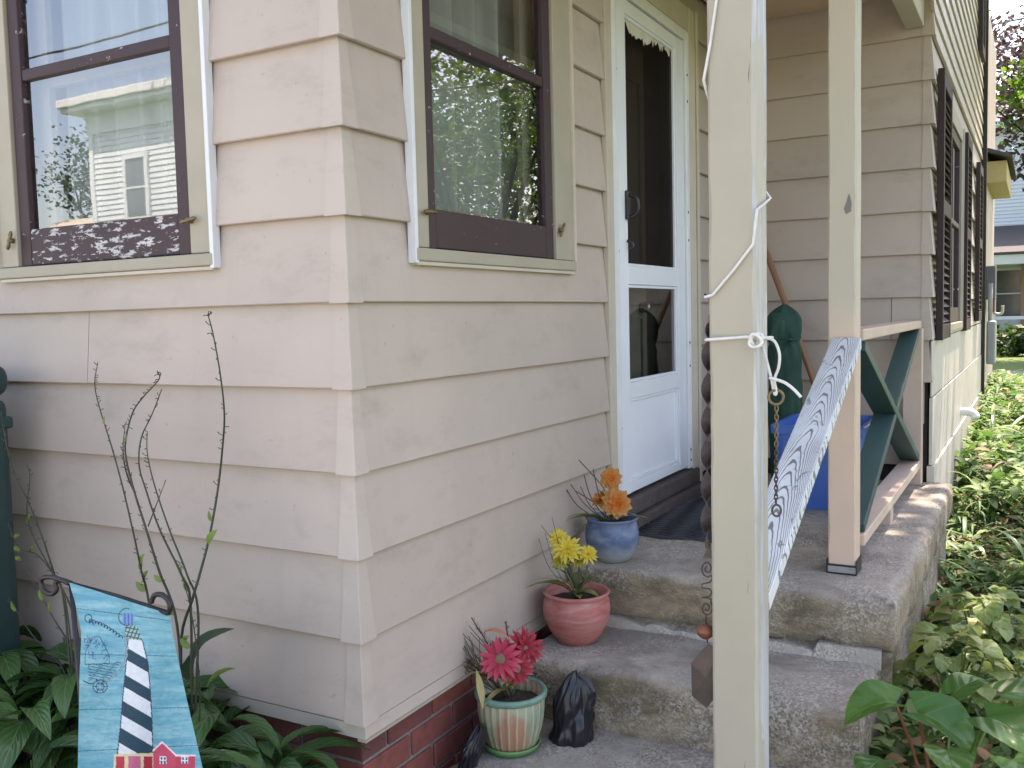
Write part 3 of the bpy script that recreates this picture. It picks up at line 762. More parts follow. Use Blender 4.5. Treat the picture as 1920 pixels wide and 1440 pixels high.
MB().tube([(-.118,2.20,G-.02),(-.07,2.20,G-.02)], [.022,.03], 14).build('door_knob', simple('steel', (.5,.5,.52), (.4,.4,.42), 20, .25, 0, metallic=1), dj, smooth=True)

# ------------------------------------------------------------------ porch posts
def worn_post(x0, x1, y0, y1, z0, z1, seed, chip=.0035):
    mb = MB(); nz = 90; prof = []
    for i in range(nz+1):
        z = z0+(z1-z0)*i/nz; ring = []
        for (cx, cy) in ((x0,y0),(x1,y0),(x1,y1),(x0,y1)):
            sx = 1 if cx == x1 else -1; sy = 1 if cy == y1 else -1
            c = .004+chip*abs(mn.noise(Vector((seed+sx*3.1, sy*5.7, z*9))))*2
            a, b = (cx-sx*c, cy), (cx, cy-sy*c)
            ring += [a, b] if (sx*sy) < 0 else [b, a]
        # order: keep going round
        r = [ring[0], ring[1], ring[2], ring[3], ring[4], ring[5], ring[6], ring[7]]
        cxm, cym = (x0+x1)/2, (y0+y1)/2
        r.sort(key=lambda p: math.atan2(p[1]-cym, p[0]-cxm))
        mb.v += [(p[0]+.0012*mn.noise(Vector((z*3, seed, 1))), p[1], z) for p in r]
    for i in range(nz):
        for j in range(8): q = (j+1) % 8; mb.f.append((i*8+j, i*8+q, (i+1)*8+q, (i+1)*8+j)); mb.mi.append(0)
    mb.f += [tuple(reversed(range(8))), tuple(nz*8+j for j in range(8))]; mb.mi += [0, 0]; return mb
P1 = (.905, .993, -.06, .029)
pA = empty('porch_post', (.949, -.016, .03), 'square tan porch post with a white rope wound round it, peeling on one edge', 'post')
s_ = worn_post(*P1, .02, BEAMZ+.002, 3, .003).build('shaft', [POSTM, POSTW], pA); local(s_, pA)
for f in s_.data.polygons:
    if f.normal.x > .6: f.material_index = 1
CRACK = simple('dark_crack', (.05,.045,.04), (.08,.07,.06), 40, .95, .3)
# long open check in the wood near the front right arris
for za, zb, xo in ((1.02, .80, .974), (.62, .36, .970), (1.95, 1.78, .978), (1.50, 1.38, .980)):
    pts = [(xo+.005*mn.noise(Vector((z*7, 2, xo)))+.003*mn.noise(Vector((z*30, 2, xo)))+.006*(z-.9), -.0594, z) for z in np.linspace(za, zb, 90)]
    ck = MB().tube(pts, [.0003+.0022*abs(mn.noise(Vector((p[2]*17, 0, 1))))*math.sin(math.pi*i/89) for i, p in enumerate(pts)], 5).build('crack', CRACK, pA); local(ck, pA)
P2 = (.848, .936, 1.39, 1.479)
pB = empty('porch_post', (.892, 1.435, LAND), 'square porch post on the landing, tan above and peach below, in a metal foot', 'post')
local(worn_post(*P2, LAND+.035, BEAMZ+.002, 8, .0025).build('shaft', POST2M, pB), pB)
STEEL = simple('galvanized_steel', (.42,.44,.45), (.30,.31,.32), 40, .45, .2, metallic=.5)
ft = MB().box((P2[0]-.004, P2[2]-.005, LAND-.012), (P2[1]+.004, P2[3]+.004, LAND+.006)).box((P2[0]-.004, P2[2]-.005, LAND+.0065), (P2[0]-.001, P2[3]+.004, LAND+.05)).box((P2[1]+.001, P2[2]-.005, LAND+.0065), (P2[1]+.004, P2[3]+.004, LAND+.05))
ft.box((P2[0]-.0005, P2[2]-.005, LAND+.028), (P2[1]+.0005, P2[2]-.002, LAND+.034))
local(ft.build('metal_foot', DARKMETAL, pB), pB)
local(MB().box((P2[0], P2[2]-.001, LAND+.0065), (P2[1], P2[3], LAND+.0345)).build('foot_block', STEEL, pB), pB)
CHIP = simple('bare_grey_chip', (.24,.235,.20), (.18,.17,.15), 30, .9, .3)
cp = [P(x, y, 1, P2[2]-.0012) for x, y in ((1592,362),(1597,380),(1596,396),(1586,402),(1582,392),(1588,375))]
local(MB().add(cp, [(0,1,2,3,4,5)][::-1]).build('paint_chip', CHIP, pB), pB)

# ------------------------------------------------------------------ stair handrail and landing railing
SL = .34
def railz(y): return G-.137-.019+(y-1.388)*SL
hr = empty('stair_handrail', (.90, .7, railz(.7)), 'sloping handrail board with weathered white paint showing dark wood grain', 'handrail')
y0, y1 = .031, 1.388
ra, rb_ = Vector((.948, y0, railz(y0))), Vector((.908, y1, railz(y1))); RL = (rb_-ra).length
rd_ = (rb_-ra).normalized(); rx_ = rd_.cross(Vector((0,0,1))).normalized(); rz_ = rx_.cross(rd_)
o = MB().box((-.045, -RL/2, -.019), (.045, RL/2, .019)).build('rail_board', ZEBRA, hr, bevel=.004)
hr.location = (ra+rb_)/2; o.matrix_local = Matrix(((rx_.x,rd_.x,rz_.x,0),(rx_.y,rd_.y,rz_.y,0),(rx_.z,rd_.z,rz_.z,0),(0,0,0,1)))
lr = empty('landing_railing', (.9, 2.35, LAND), 'low porch railing with peach rails and crossed dark green braces', 'railing')
RY0, RY1 = 1.481, 3.215
zt = G-.115
local(MB().box((.855, RY0, zt-.038), (.945, RY1+.03, zt)).build('top_rail', PEACH, lr, bevel=.004), lr)
zb = G-.80
local(MB().box((.862, RY0, zb-.04), (.95, RY1, zb)).build('bottom_rail', PEACH, lr, bevel=.004), lr)
local(MB().box((.868, RY1-.04, LAND-.003), (.955, RY1+.032, zt-.0385)).build('end_post', PEACH, lr, bevel=.004), lr)
local(MB().box((.87, 2.2, LAND-.004), (.94, 2.28, zb-.0405)).build('support_block', PEACH, lr, bevel=.004), lr)
local(MB().beam((.9035, RY0+.02, zt-.055), (.9035, RY1-.06, zb+.016), (1,0,0), .089, .034).build('cross_brace', GREENP, lr, bevel=.003), lr)
local(MB().beam((.9035, RY0+.02, zb+.016), (.9035, RY1-.06, zt-.055), (1,0,0), .085, .034).build('cross_brace', GREENP, lr, bevel=.003), lr)

# ------------------------------------------------------------------ things on the landing
def tote():
    c = Vector((.615, 2.60, LAND)); o = empty('recycling_bin', c, 'blue plastic tote bin on the landing behind the railing', 'bin')
    BL = simple('blue_plastic', (.055,.16,.50), (.045,.13,.43), 6, .38, .1)
    def ring(hx, hy, z, r=.04, n=5):
        out = []
        for qx, qy, a0 in ((1,1,0),(-1,1,90),(-1,-1,180),(1,-1,270)):
            for i in range(n):
                a = R(a0+90*i/(n-1)); out.append((qx*(hx-r)+r*math.cos(a), qy*(hy-r)+r*math.sin(a), z))
        return out
    rows = [ring(.155,.205,-.003), ring(.155,.205,.0), ring(.185,.235,.33), ring(.198,.248,.332), ring(.200,.250,.365), ring(.195,.245,.372), ring(.178,.228,.372), ring(.176,.226,.33), ring(.148,.198,.012)]
    mb = MB(); n = len(rows[0])
    for r in rows: mb.v += r
    for i in range(len(rows)-1):
        for j in range(n): q = (j+1) % n; mb.f.append((i*n+j, i*n+q, (i+1)*n+q, (i+1)*n+j)); mb.mi.append(0)
    mb.f += [tuple(reversed(range(n))), tuple((len(rows)-1)*n+j for j in range(n))]; mb.mi += [0,0]
    mb.build('tub', BL, o)
    for s in (-1, 1): MB().box((s*.199-.012, -.07, .30), (s*.199+.012, .07, .331)).build('handle', BL, o, bevel=.006)
tote()
def parasol_bag():
    c = Vector((.355, 2.92, LAND)); o = empty('fabric_bag', c, 'tall dark green fabric bag gathered at its top in the porch corner', 'bag')
    GF = simple('dark_green_canvas', (.018,.075,.05), (.012,.05,.035), 10, .8, .4, 40, .006)
    mb = MB(); n = 40; rows = 46
    for i in range(rows+1):
        t = i/rows; z = t*.905-.004
        r = .062+.012*math.sin(t*3)+(.012 if t > .80 else 0)
        if t > .90: r *= max(.10, 1-((t-.90)/.10)**2.2*.9)
        if t < .03: r *= .8
        pin = math.exp(-((t-.80)/.03)**2)*.18
        for j in range(n):
            a = 2*math.pi*j/n
            f = 1+.10*math.sin(5*a+2.5*math.sin(t*5))*(.5+t*.7)+.05*math.sin(11*a+t*14)-pin+.06*mn.noise(Vector((math.cos(a)*2, math.sin(a)*2, t*7)))
            mb.v.append((r*f*math.cos(a)*1.05, r*f*math.sin(a)*.9, z))
    for i in range(rows):
        for j in range(n): q = (j+1) % n; mb.f.append((i*n+j, i*n+q, (i+1)*n+q, (i+1)*n+j)); mb.mi.append(0)
    mb.f += [tuple(reversed(range(n))), tuple(rows*n+j for j in range(n))]; mb.mi += [0,0]
    mb.build('sleeve', GF, o, smooth=True)
    # strap and a loose fold hanging at the neck
    mb = MB()
    pts = [(.075*math.cos(a), .07*math.sin(a), .735+.008*math.sin(a*2)) for a in np.linspace(0, 2*math.pi, 30)]
    mb.tube(pts, .0055, 6); mb.build('tie_cord', GF, o, smooth=True)
    mb = MB(); 
    for i in range(9):
        t = i/8
        for j in range(5): mb.v.append((-.045+.018*j+.008*math.sin(t*5+j), -.078-.012*math.sin(t*3.1+j*.9), .86-.20*t*(1-.12*abs(j-2))))
    for i in range(8):
        for j in range(4): mb.f.append((i*5+j, i*5+j+1, i*5+j+6, i*5+j+5)); mb.mi.append(0)
    mb.build('loose_fold', GF, o, smooth=True)
parasol_bag()
WOOD = simple('brown_wood_handle', (.34,.17,.085), (.27,.13,.07), 5, .5, .2, 40, .002, stretch=(1,1,.2))
a = P(1437, 470, 1, 3.215); b = P(1535, 740, 1, 3.06); d = (b-a)
bot = b+d*((LAND-b.z)/d.z); topp = a-d*.42; topp.y = min(topp.y, YC-.02)
pl = empty('wooden_pole', bot, 'brown wooden tool handle leaning on the siding behind the green bag', 'tool handle')
local(MB().tube([bot-d.normalized()*.01, a+d*.5, topp], [.0165,.0155,.0145], 14).build('shaft', WOOD, pl, smooth=True), pl)
local(MB().tube([topp, topp-d.normalized()*.012], [.0145,.009], 14).build('rounded_end', WOOD, pl, smooth=True), pl)

def doormat():
    o = empty('doormat', (.225, 2.03, LAND+.001), 'black rubber doormat with wavy ribs lying under the storm door', 'doormat', rz=.03)
    RUB = simple('black_rubber', (.035,.036,.04), (.055,.056,.06), 30, .7, .3)
    MB().box((-.19,-.40,-.006),(.19,.40,.007)).build('mat_base', RUB, o, bevel=.003)
    mb = MB()
    for k in range(21):
        y = -.375+.0375*k
        pts = [(x, y+.009*math.sin(x*60+k*.2), .0085) for x in np.linspace(-.178, .178, 34)]
        mb.tube(pts, .0068, 5)
    r = mb.build('ribs', RUB, o, smooth=True); r['kind'] = 'stuff'
doormat()

# ------------------------------------------------------------------ flower pots
def pot_mat(name, stops, band=None, scale=7, stretch=(1,1,1), rough=.4):
    t = NT(name); v = t.mapping(stretch)
    c = t.ramp(t.noise(scale, 7, .65, v, .6), stops)
    if band:
        z = t.sep()[2]; e = t.math('ADD', z, t.math('MULTIPLY', t.noise(22, 5, .6), .03))
        c = t.mix(t.ramp(maprange(t, e, band[0], band[1], 0, 1), [(0., 0.), (1., 1.)]), band[2], c)
    t.color(c).rough(rough).bump(t.noise(30, 6, .6, v), .3, .004); return t.m
SOILP = simple('potting_soil', (.035,.026,.02), (.06,.045,.035), 60, .95, 1, 120, .01)
def pot(name, loc, label, r, h, prof, m, rimm=None, saucer=None, wob=.004):
    o = empty(name, loc, label, 'flower pot')
    body = [(p*r, q*h) for p, q in prof]
    MB().lathe([(0.001, -.002)]+body+[(r*.88, h*.985), (r*.84, h*.78)], 48, wob=wob).build('pot_body', m, o, smooth=True)
    if rimm:
        rp = [(r*.90,h*.90),(r*1.0,h*.905),(r*1.045,h*.93),(r*1.05,h*.985),(r*1.01,h*1.02),(r*.93,h*1.015),(r*.885,h*.97)]
        MB().lathe(rp, 48, wob=wob).build('rim', rimm, o, smooth=True)
    mb = MB(); mb.lathe([(r*.86, h*.80), (r*.6, h*.84), (r*.3, h*.85), (.001, h*.86)], 32)
    for i, v in enumerate(mb.v): mb.v[i] = (v[0], v[1], v[2]+.006*mn.noise(Vector(v)*60))
    mb.build('soil', SOILP, o, smooth=True)
    if saucer: MB().lathe([(.001, -.001), (saucer[0]*.86, -.001), (saucer[0]*.98, .012), (saucer[0], .02), (saucer[0]*.95, .021), (saucer[0]*.9, .012), (.001, .009)], 44).build('saucer', saucer[1], o, smooth=True)
    return o
BLUEP = pot_mat('blue_glaze', [(.28, (.035,.065,.13)), (.45, (.09,.14,.24)), (.6, (.15,.21,.30)), (.74, (.30,.34,.36))], (.035, .085, (.30,.33,.33)), 13, (1,1,1.6), .55)
PINKP = pot_mat('pink_glaze', [(.28, (.30,.06,.045)), (.45, (.42,.13,.11)), (.6, (.46,.20,.17)), (.72, (.52,.32,.28))], None, 11, (.8,.8,3.2), .6)
def striped_glaze():
    t = NT('streaked_cream_green_glaze')
    g = t.n.new('ShaderNodeTexGradient'); g.gradient_type = 'RADIAL'; t.link(t.tc.outputs['Object'], g.inputs[0])
    w_ = t.math('SINE', t.math('ADD', t.math('MULTIPLY', g.outputs['Fac'], 150), t.math('MULTIPLY', t.noise(9, 4, .6, t.mapping((1,1,.4))), 7)))
    base = t.mix(t.ramp(t.noise(5, 5, .6), [(.35, 0.), (.65, 1.)]), (.42,.39,.24), (.17,.27,.20))
    base = t.mix(t.ramp(t.noise(6.5, 4, .6, t.mapping((1,1,.7))), [(.50, 0.), (.60, .9)]), base, (.42,.20,.12))
    base = t.mix(t.ramp(w_, [(.6, 0.), (.95, .5)]), base, (.56,.52,.34))
    base = t.mix(t.ramp(t.noise(40, 5, .7, t.mapping((1,1,.25))), [(.6, 0.), (.68, .6)]), base, (.16,.19,.12))
    t.color(base).rough(.35).bump(w_, .35, .004); return t.m
GRIM = pot_mat('green_glaze_rim', [(.3, (.09,.20,.15)), (.6, (.16,.29,.21)), (.8, (.26,.36,.25))], None, 14)
GSAU = pot_mat('green_saucer_glaze', [(.3, (.07,.20,.07)), (.7, (.13,.28,.10))], None, 9)
ROUND = [(.58,0),(.66,.02),(.84,.2),(.98,.42),(1.0,.62),(.95,.80),(.90,.90),(.96,.95),(1.0,.985),(.95,1.0)]
BOWL = [(.52,0),(.60,.02),(.82,.22),(1.0,.48),(1.04,.66),(1.0,.82),(.93,.89),(.98,.93),(1.03,.97),(1.0,1.0)]
TUB = [(.60,0),(.66,.02),(.78,.18),(.90,.42),(.96,.66),(.97,.9)]
BPOS, PPOS, GPOS = Vector((.125, 1.275, LAND-.002)), Vector((.127, .965, TREAD-.002)), Vector((.115, .535, PAD+.006))
pot('flower_pot', BPOS, 'blue glazed flower pot on the landing holding orange flowers', .096, .155, ROUND, BLUEP)
pot('flower_pot', PPOS, 'pink clay flower pot on the middle step holding yellow flowers', .108, .172, BOWL, PINKP)
gpot = pot('flower_pot', GPOS, 'cream and green streaked flower pot with green rim on a saucer', .102, .172, TUB, striped_glaze(), GRIM, (.084, GSAU))

# flowers
def petal_mat(name, c1, c2, c3=None):
    t = NT(name); at = t.n.new('ShaderNodeUVMap'); sp = t.n.new('ShaderNodeSeparateXYZ'); t.link(at.outputs[0], sp.inputs[0])
    c = t.ramp(sp.outputs[1], [(0, c1), (.55, c2), (1, c3 or c2)])
    c = t.mix(t.ramp(t.noise(60, 4, .6), [(.4, 0.), (.7, .35)]), c, tuple(x*.6 for x in c1))
    t.color(c).rough(.6)
    tl = t.n.new('ShaderNodeBsdfTranslucent'); t.link(c, tl.inputs[0]); mx = t.n.new('ShaderNodeMixShader'); mx.inputs[0].default_value = .3
    t.link(t.b.outputs[0], mx.inputs[1]); t.link(tl.outputs[0], mx.inputs[2]); t.link(mx.outputs[0], t.o.inputs[0]); return t.m
PM = {'red': petal_mat('red_petal', (.42,.02,.05), (.62,.05,.10), (.66,.13,.17)), 'dred': petal_mat('dark_red_petal', (.25,.008,.02), (.40,.015,.035), (.5,.05,.07)),
      'yellow': petal_mat('yellow_petal', (.62,.42,.02), (.78,.62,.05), (.80,.70,.16)), 'ygreen': petal_mat('lime_petal', (.30,.28,.03), (.45,.42,.06), (.5,.48,.1)),
      'orange': petal_mat('orange_petal', (.66,.13,.02), (.66,.27,.05), (.60,.33,.10)), 'dorange': petal_mat('deep_orange_petal', (.62,.09,.01), (.74,.20,.02), (.72,.30,.06)),
      'peach': petal_mat('peach_petal', (.70,.30,.14), (.66,.27,.16), (.55,.16,.12))}
CENT = {'green': simple('flower_eye_green', (.13,.17,.08), (.30,.12,.10), 90, .9, 1, 250, .004), 'gold': simple('flower_eye_gold', (.62,.33,.03), (.45,.2,.02), 90, .9, 1, 250, .004), 'orange': simple('flower_eye_orange', (.55,.12,.015), (.4,.07,.01), 90, .9, 1, 250, .004)}
STEM = simple('dull_green_stem', (.10,.12,.05), (.07,.09,.035), 30, .7, .2)
PTM = {}
def bloom(par, loc, face, r, layers, cent, cr):
    """layers: (count, petal colour, length factor, width factor, lift)"""
    b = bpy.data.objects.new('bloom', None); COL.objects.link(b); b.parent = par
    q = Vector(face).normalized().to_track_quat('Z', 'Y'); b.rotation_mode = 'QUATERNION'; b.rotation_quaternion = q; b.location = Vector(loc)-Vector(par.location)
    for li, (n, colr, lf, wf, lift) in enumerate(layers):
        key = (colr, round(lf*r, 4), wf)
        if key not in PTM: PTM[key] = leaf_mesh('petal', PM[colr], L=lf*r, W=wf*r, droop=.28, fold=.18, n=4, shape='oval', cols=1)
        for i in range(n):
            o = new('petal', PTM[key], None, b)
            a = 2*math.pi*(i+.5*(li % 2))/n+random.uniform(-.1,.1)
            o.matrix_local = Matrix.Rotation(a, 4, 'Z') @ Matrix.Rotation(lift+random.uniform(-.14,.14), 4, 'X') @ Matrix.Translation((0, cr*.5, .002*li)) @ Matrix.Scale(random.uniform(.9,1.08), 4)
    MB().lathe([(cr*1.0, -.003), (cr*1.02, .003), (cr*.8, .0075), (cr*.4, .009), (.0005, .008)], 16).build('flower_eye', CENT[cent], b, smooth=True)
    return b
LEAFY = {'lime': leaf_mat('artificial_lime_leaf', [(0,(.20,.24,.06)),(1,(.30,.33,.10))], .5, .25), 'sage': leaf_mat('artificial_sage_leaf', [(0,(.10,.14,.07)),(1,(.17,.2,.1))], .5, .2),
         'straw': leaf_mat('artificial_straw_leaf', [(0,(.42,.38,.14)),(1,(.50,.40,.18))], .5, .25), 'peach': PM['peach'], 'brown': leaf_mat('dry_brown_blade', [(0,(.10,.07,.045)),(1,(.16,.11,.07))], .7, .1)}
def blade(par, kind, base, tip, w, droop=.5, name='leaf', fold=.2, roll=0):
    base, tip = Vector(base), Vector(tip); d = tip-base; L = d.length
    me = leaf_mesh(name, LEAFY[kind], L=L*1.08, W=w, droop=droop, fold=fold, n=7, shape='lance', cols=1)
    o = new(name, me, None, par); f = d.normalized()
    upv = Vector((0,0,1)); x = f.cross(upv)
    x = x.normalized() if x.length > .05 else Vector((1,0,0)); z = x.cross(f)
    M = Matrix(((x.x,f.x,z.x,0),(x.y,f.y,z.y,0),(x.z,f.z,z.z,0),(0,0,0,1)))
    o.matrix_local = Matrix.Translation(base-Vector(par.location)) @ M @ Matrix.Rotation(droop*.75, 4, 'X') @ Matrix.Rotation(roll, 4, 'Y'); return o
def stem(par, a, b, r=.003, name='stem', bow=.02, m=STEM):
    a, b = Vector(a), Vector(b); mid = (a+b)/2+Vector((random.uniform(-bow,bow), random.uniform(-bow,bow), 0))
    o = MB().tube(spline([a, mid, b], 5), r, 6).build(name, m, par, smooth=True); local(o, par); return o
def at(px, py, base, off=0):            # pixel at the distance of a pot's axis, moved off metres towards the eye
    v = CAM+(fw+rt*((px-960)/F_PX)+up*((720-py)/F_PX))*((base-CAM).dot(fw)-off); return v
toC = lambda p: (CAM-Vector(p)).normalized()
# orange bouquet
o = empty('flower_bouquet', BPOS+Vector((0,0,.13)), 'orange artificial flowers with brown twigs in the blue pot', 'flowers'); sb = BPOS+Vector((0,0,.12))
for px, py, r, off in ((1145, 897, .042, .0), (1156, 944, .056, .05), (1126, 938, .036, .0)):
    p = at(px, py, BPOS+Vector((0,0,.2)), off)
    if r > .04: bloom(o, p, toC(p)+Vector((.1,-.1,.25)), r, [(10,'orange',1.0,.66,.05),(10,'orange',.86,.56,.3),(9,'dorange',.62,.42,.6),(8,'dorange',.42,.26,.95)], 'orange', r*.16)
    else: bloom(o, p, toC(p)+Vector((-.5,0,.6)), r, [(7,'orange',1.0,.6,.5),(6,'dorange',.6,.4,.9)], 'orange', r*.2)
    stem(o, sb+Vector((random.uniform(-.02,.02), random.uniform(-.02,.02), 0)), p-toC(p)*.004)
for k, px, py, w_ in (('lime',1060,975,.03),('lime',1120,930,.03),('sage',1178,975,.03),('lime',1215,970,.024),('sage',1115,912,.03),('lime',1065,968,.022),('straw',1090,965,.018),('lime',1078,995,.02),('sage',1205,968,.02),('lime',1100,950,.02),('sage',1110,935,.024),('sage',1190,958,.018)):
    blade(o, k, sb, at(px, py, BPOS+Vector((0,0,.15)), .03), w_, .7)
TWIG = simple('brown_twig', (.08,.055,.045), (.12,.08,.06), 30, .8, .3)
for px, py in ((1085,862),(1070,908),(1078,920),(1095,890),(1112,880),(1088,912),(1062,918)):
    stem(o, sb, at(px, py, BPOS+Vector((0,0,.2))), .0018, 'twig', .03, TWIG)
# yellow bouquet
o = empty('flower_bouquet', PPOS+Vector((0,0,.14)), 'yellow artificial flowers with long lime leaves in the pink pot', 'flowers'); sb = PPOS+Vector((0,0,.14))
for px, py, r, off, sch in ((1063,1030,.050,.03,0),(1047,1010,.036,.0,0),(1102,1040,.032,.02,1),(1050,1052,.034,.02,2),(1085,1050,.03,.0,2)):
    p = at(px, py, PPOS+Vector((0,0,.25)), off); c = 'ygreen' if sch == 2 else 'yellow'
    bloom(o, p, toC(p)+Vector((random.uniform(-.3,.3),0,.35 if sch < 2 else .7)), r, [(14,c,1.0,.30,.1),(13,c,.85,.28,.4),(10,c,.6,.24,.75)], 'orange' if sch == 1 else 'gold', r*(.3 if sch == 1 else .2))
    stem(o, sb, p-toC(p)*.004)
for k, px, py, w_ in (('lime',1124,1118,.04),('lime',1088,1122,.03),('lime',990,1098,.03),('lime',1135,1085,.03),('sage',1030,1060,.03),('sage',1088,1068,.035),('lime',1118,1115,.03),('lime',1072,1105,.02),('lime',1012,1090,.022),('sage',982,1100,.008),('sage',1000,1085,.007),('sage',1140,1070,.012),('lime',1022,1078,.016),('sage',1120,1078,.014)):
    blade(o, k, sb+Vector((0,0,.01)), at(px, py, PPOS+Vector((0,0,.2)), .05), w_, .8)
for px, py in ((1015,985),(1022,1000),(1035,970),(1010,1010),(1145,1065)): stem(o, sb, at(px, py, PPOS+Vector((0,0,.25))), .0010, 'grass_blade', .04, STEM)
# red bouquet
o = empty('flower_bouquet', GPOS+Vector((0,0,.14)), 'red daisy flowers with feathery brown grass in the green rimmed pot', 'flowers'); sb = GPOS+Vector((0,0,.145))
for px, py, r, off, c1, c2 in ((938,1236,.060,.05,'red','red'),(984,1215,.056,.0,'dred','dred'),(968,1253,.050,.04,'red','dred')):
    p = at(px, py, GPOS+Vector((0,0,.25)), off)
    bloom(o, p, toC(p)+Vector((-.1 if px < 950 else .5, 0, .15 if py < 1240 else -.1)), r, [(15,c1,1.0,.30,.02),(12,c2,.92,.28,.2)]+([(10,'dred',.6,.25,.6)] if c1 == 'dred' else []), 'green', r*.27)
    stem(o, sb, p-toC(p)*.004)
blade(o, 'peach', at(902,1190,GPOS+Vector((0,0,.25)),.03), at(966,1207,GPOS+Vector((0,0,.25)),.04), .030, 1.2, 'petal_leaf')
for k, px, py, w_, off in (('lime',985,1262,.03,.05),('sage',1000,1240,.03,.02),('straw',940,1282,.03,.09),('sage',910,1250,.03,.03),('straw',905,1325,.022,.09),('straw',872,1262,.02,.04),('sage',850,1232,.009,.02),('sage',870,1225,.008,.0),('lime',962,1290,.02,.07),('straw',950,1285,.024,.08),('sage',885,1210,.01,.0)):
    blade(o, k, sb+Vector((-.03 if px < 900 else 0,0,.02)), at(px, py, GPOS+Vector((0,0,.2)), off), w_, .9 if py > 1255 else .25)
blade(o, 'straw', at(893,1255,GPOS+Vector((0,0,.22)),.06), at(905,1325,GPOS+Vector((0,0,.2)),.105), .022, .35)
for (px, py) in ((884,1158),(948,1165),(846,1225),(858,1245)):
    tip = at(px, py, GPOS+Vector((0,0,.25))); mb = MB(); pts = spline([sb, (sb+tip)/2+Vector((0,.01,.01)), tip], 8); mb.tube(pts, .0016, 5)
    for i in range(70):
        t = random.uniform(.55, 1.0); p = pts[min(len(pts)-1, int(t*(len(pts)-1)))]; L = .03*(1.15-t)+.008
        d = (pts[-1]-pts[0]).normalized()+Vector((random.uniform(-1,1), random.uniform(-1,1), random.uniform(-.4,.6)))*.7
        mb.tube([p, p+d.normalized()*L], [.0009,.0003], 3, False)
    ob = mb.build('feathery_spike', LEAFY['brown'], o); local(ob, o)
for i in range(22):
    tip = at(random.uniform(840,905), random.uniform(1165,1270), GPOS+Vector((0,0,.22))); stem(o, sb+Vector((-.02,0,0)), tip, .0011, 'grass_blade', .03, STEM if i % 2 else TWIG)

# crumpled black plastic bag behind the pot
def crumple(name, c, rx, ry, h, seed, m):
    """limp plastic bag standing in loose vertical folds, its mouth fallen in"""
    mb = MB(); n = 120; prof = [(.55,-.0),(.82,.0),(.98,.03),(1.0,.12),(.98,.3),(.95,.48),(.88,.64),(.74,.79),(.55,.90),(.36,.96),(.18,1.0),(.02,.99)]
    rows = []
    for i in range(len(prof)-1):
        for k in range(5): t = k/5; rows.append((prof[i][0]*(1-t)+prof[i+1][0]*t, prof[i][1]*(1-t)+prof[i+1][1]*t))
    rows.append(prof[-1])
    for i, (r, z) in enumerate(rows):
        for j in range(n):
            a = 2*math.pi*j/n; d = Vector((math.cos(a), math.sin(a), z*.5+seed))
            f = 1+.30*mn.noise(d*1.2+Vector((0,0,z*1.1)))+.14*(abs(mn.noise(Vector((d.x*1.6, d.y*1.6, z*2.2+seed))))*2-.5)+.09*(abs(mn.noise(Vector((d.x*3.4, d.y*3.4, z*4+seed))))*2-.5)+.03*mn.noise(Vector((d.x*9, d.y*9, z*9)))
            zz = z*h*(1+.14*mn.noise(Vector((d.x*1.3, d.y*1.3, seed)))+.05*mn.noise(Vector((d.x*4, d.y*4, seed+2))))
            lean = .018*z
            mb.v.append((rx*r*f*math.cos(a)+lean, ry*r*f*math.sin(a), max(0, zz)))
    for i in range(len(rows)-1):
        for j in range(n): q = (j+1) % n; mb.f.append((i*n+j, i*n+q, (i+1)*n+q, (i+1)*n+j)); mb.mi.append(0)
    return mb.build(name, m, None, smooth=True)
BAGM = simple('black_bag_plastic', (.010,.010,.013), (.016,.016,.02), 15, .32, .25, 30, .006)
q = crumple('plastic_bag', None, .064, .055, .20, 2.3, BAGM); q.location = (.245, .668, PAD-.004); q.rotation_euler.z = .5
tag(q, 'crumpled black plastic bag on the pad against the lower riser', 'plastic bag')
q = crumple('plastic_bag', None, .026, .06, .12, 6.4, BAGM); q.location = (.048, .40, PAD+.055); q.rotation_euler = (0, .15, .2); q.location.z = PAD-.003
tag(q, 'black plastic bag wedged between the brick wall and the green rimmed pot', 'plastic bag')

# ------------------------------------------------------------------ rope, wind spinner and chain on the near post
ROPE = simple('white_rope', (.70,.69,.64), (.58,.56,.50), 60, .7, .6, 200, .002)
FY, RX = P1[2]-.0045, P1[1]+.0045; LX, BY = P1[0]-.0045, P1[3]+.0045
def fr(px, py):
    v = P(px, py, 1, FY); v.x = min(max(v.x, LX), RX); return v
ro = empty('rope', (LX, FY, G+.07), 'thin white rope wound and knotted round the tan porch post', 'rope')
t0, t1 = fr(1352, -60), fr(1322, 150)
c0, c1 = fr(1441, 392), fr(1336, 553)
mb = MB()
path = [Vector((RX, BY, t0.z+.16)), Vector((RX, FY, t0.z+.11)), t0, (t0*2+t1)/3, (t0+t1*2)/3, Vector((LX, FY, t1.z)), Vector((LX, FY+.02, t1.z-.02)), Vector((LX, BY, t1.z-.07)), Vector((RX, BY, c0.z+.03)), Vector((RX, FY, c0.z)), fr(1412,458), fr(1375,507), c1, Vector((LX-.002, FY-.002, c1.z-.004))]
local(MB().tube([p for i in range(len(path)-1) for p in [path[i].lerp(path[i+1], k/4) for k in range(4)]]+[path[-1]], .0028, 8).build('winding', ROPE, ro, smooth=True), ro)
k0, k1 = fr(1336, 637), fr(1424, 634)
mb = MB().tube(spline([Vector((LX, BY, k0.z)), Vector((LX, FY, k0.z)), fr(1370,634), fr(1400,632), k1, Vector((RX, FY, k1.z)), Vector((RX, BY, k1.z-.002)), Vector((LX, BY, k0.z))], 5), .0031, 8)
local(mb.build('loop', ROPE, ro, smooth=True), ro)
kn = Vector((RX, FY-.004, k1.z)); mb = MB()
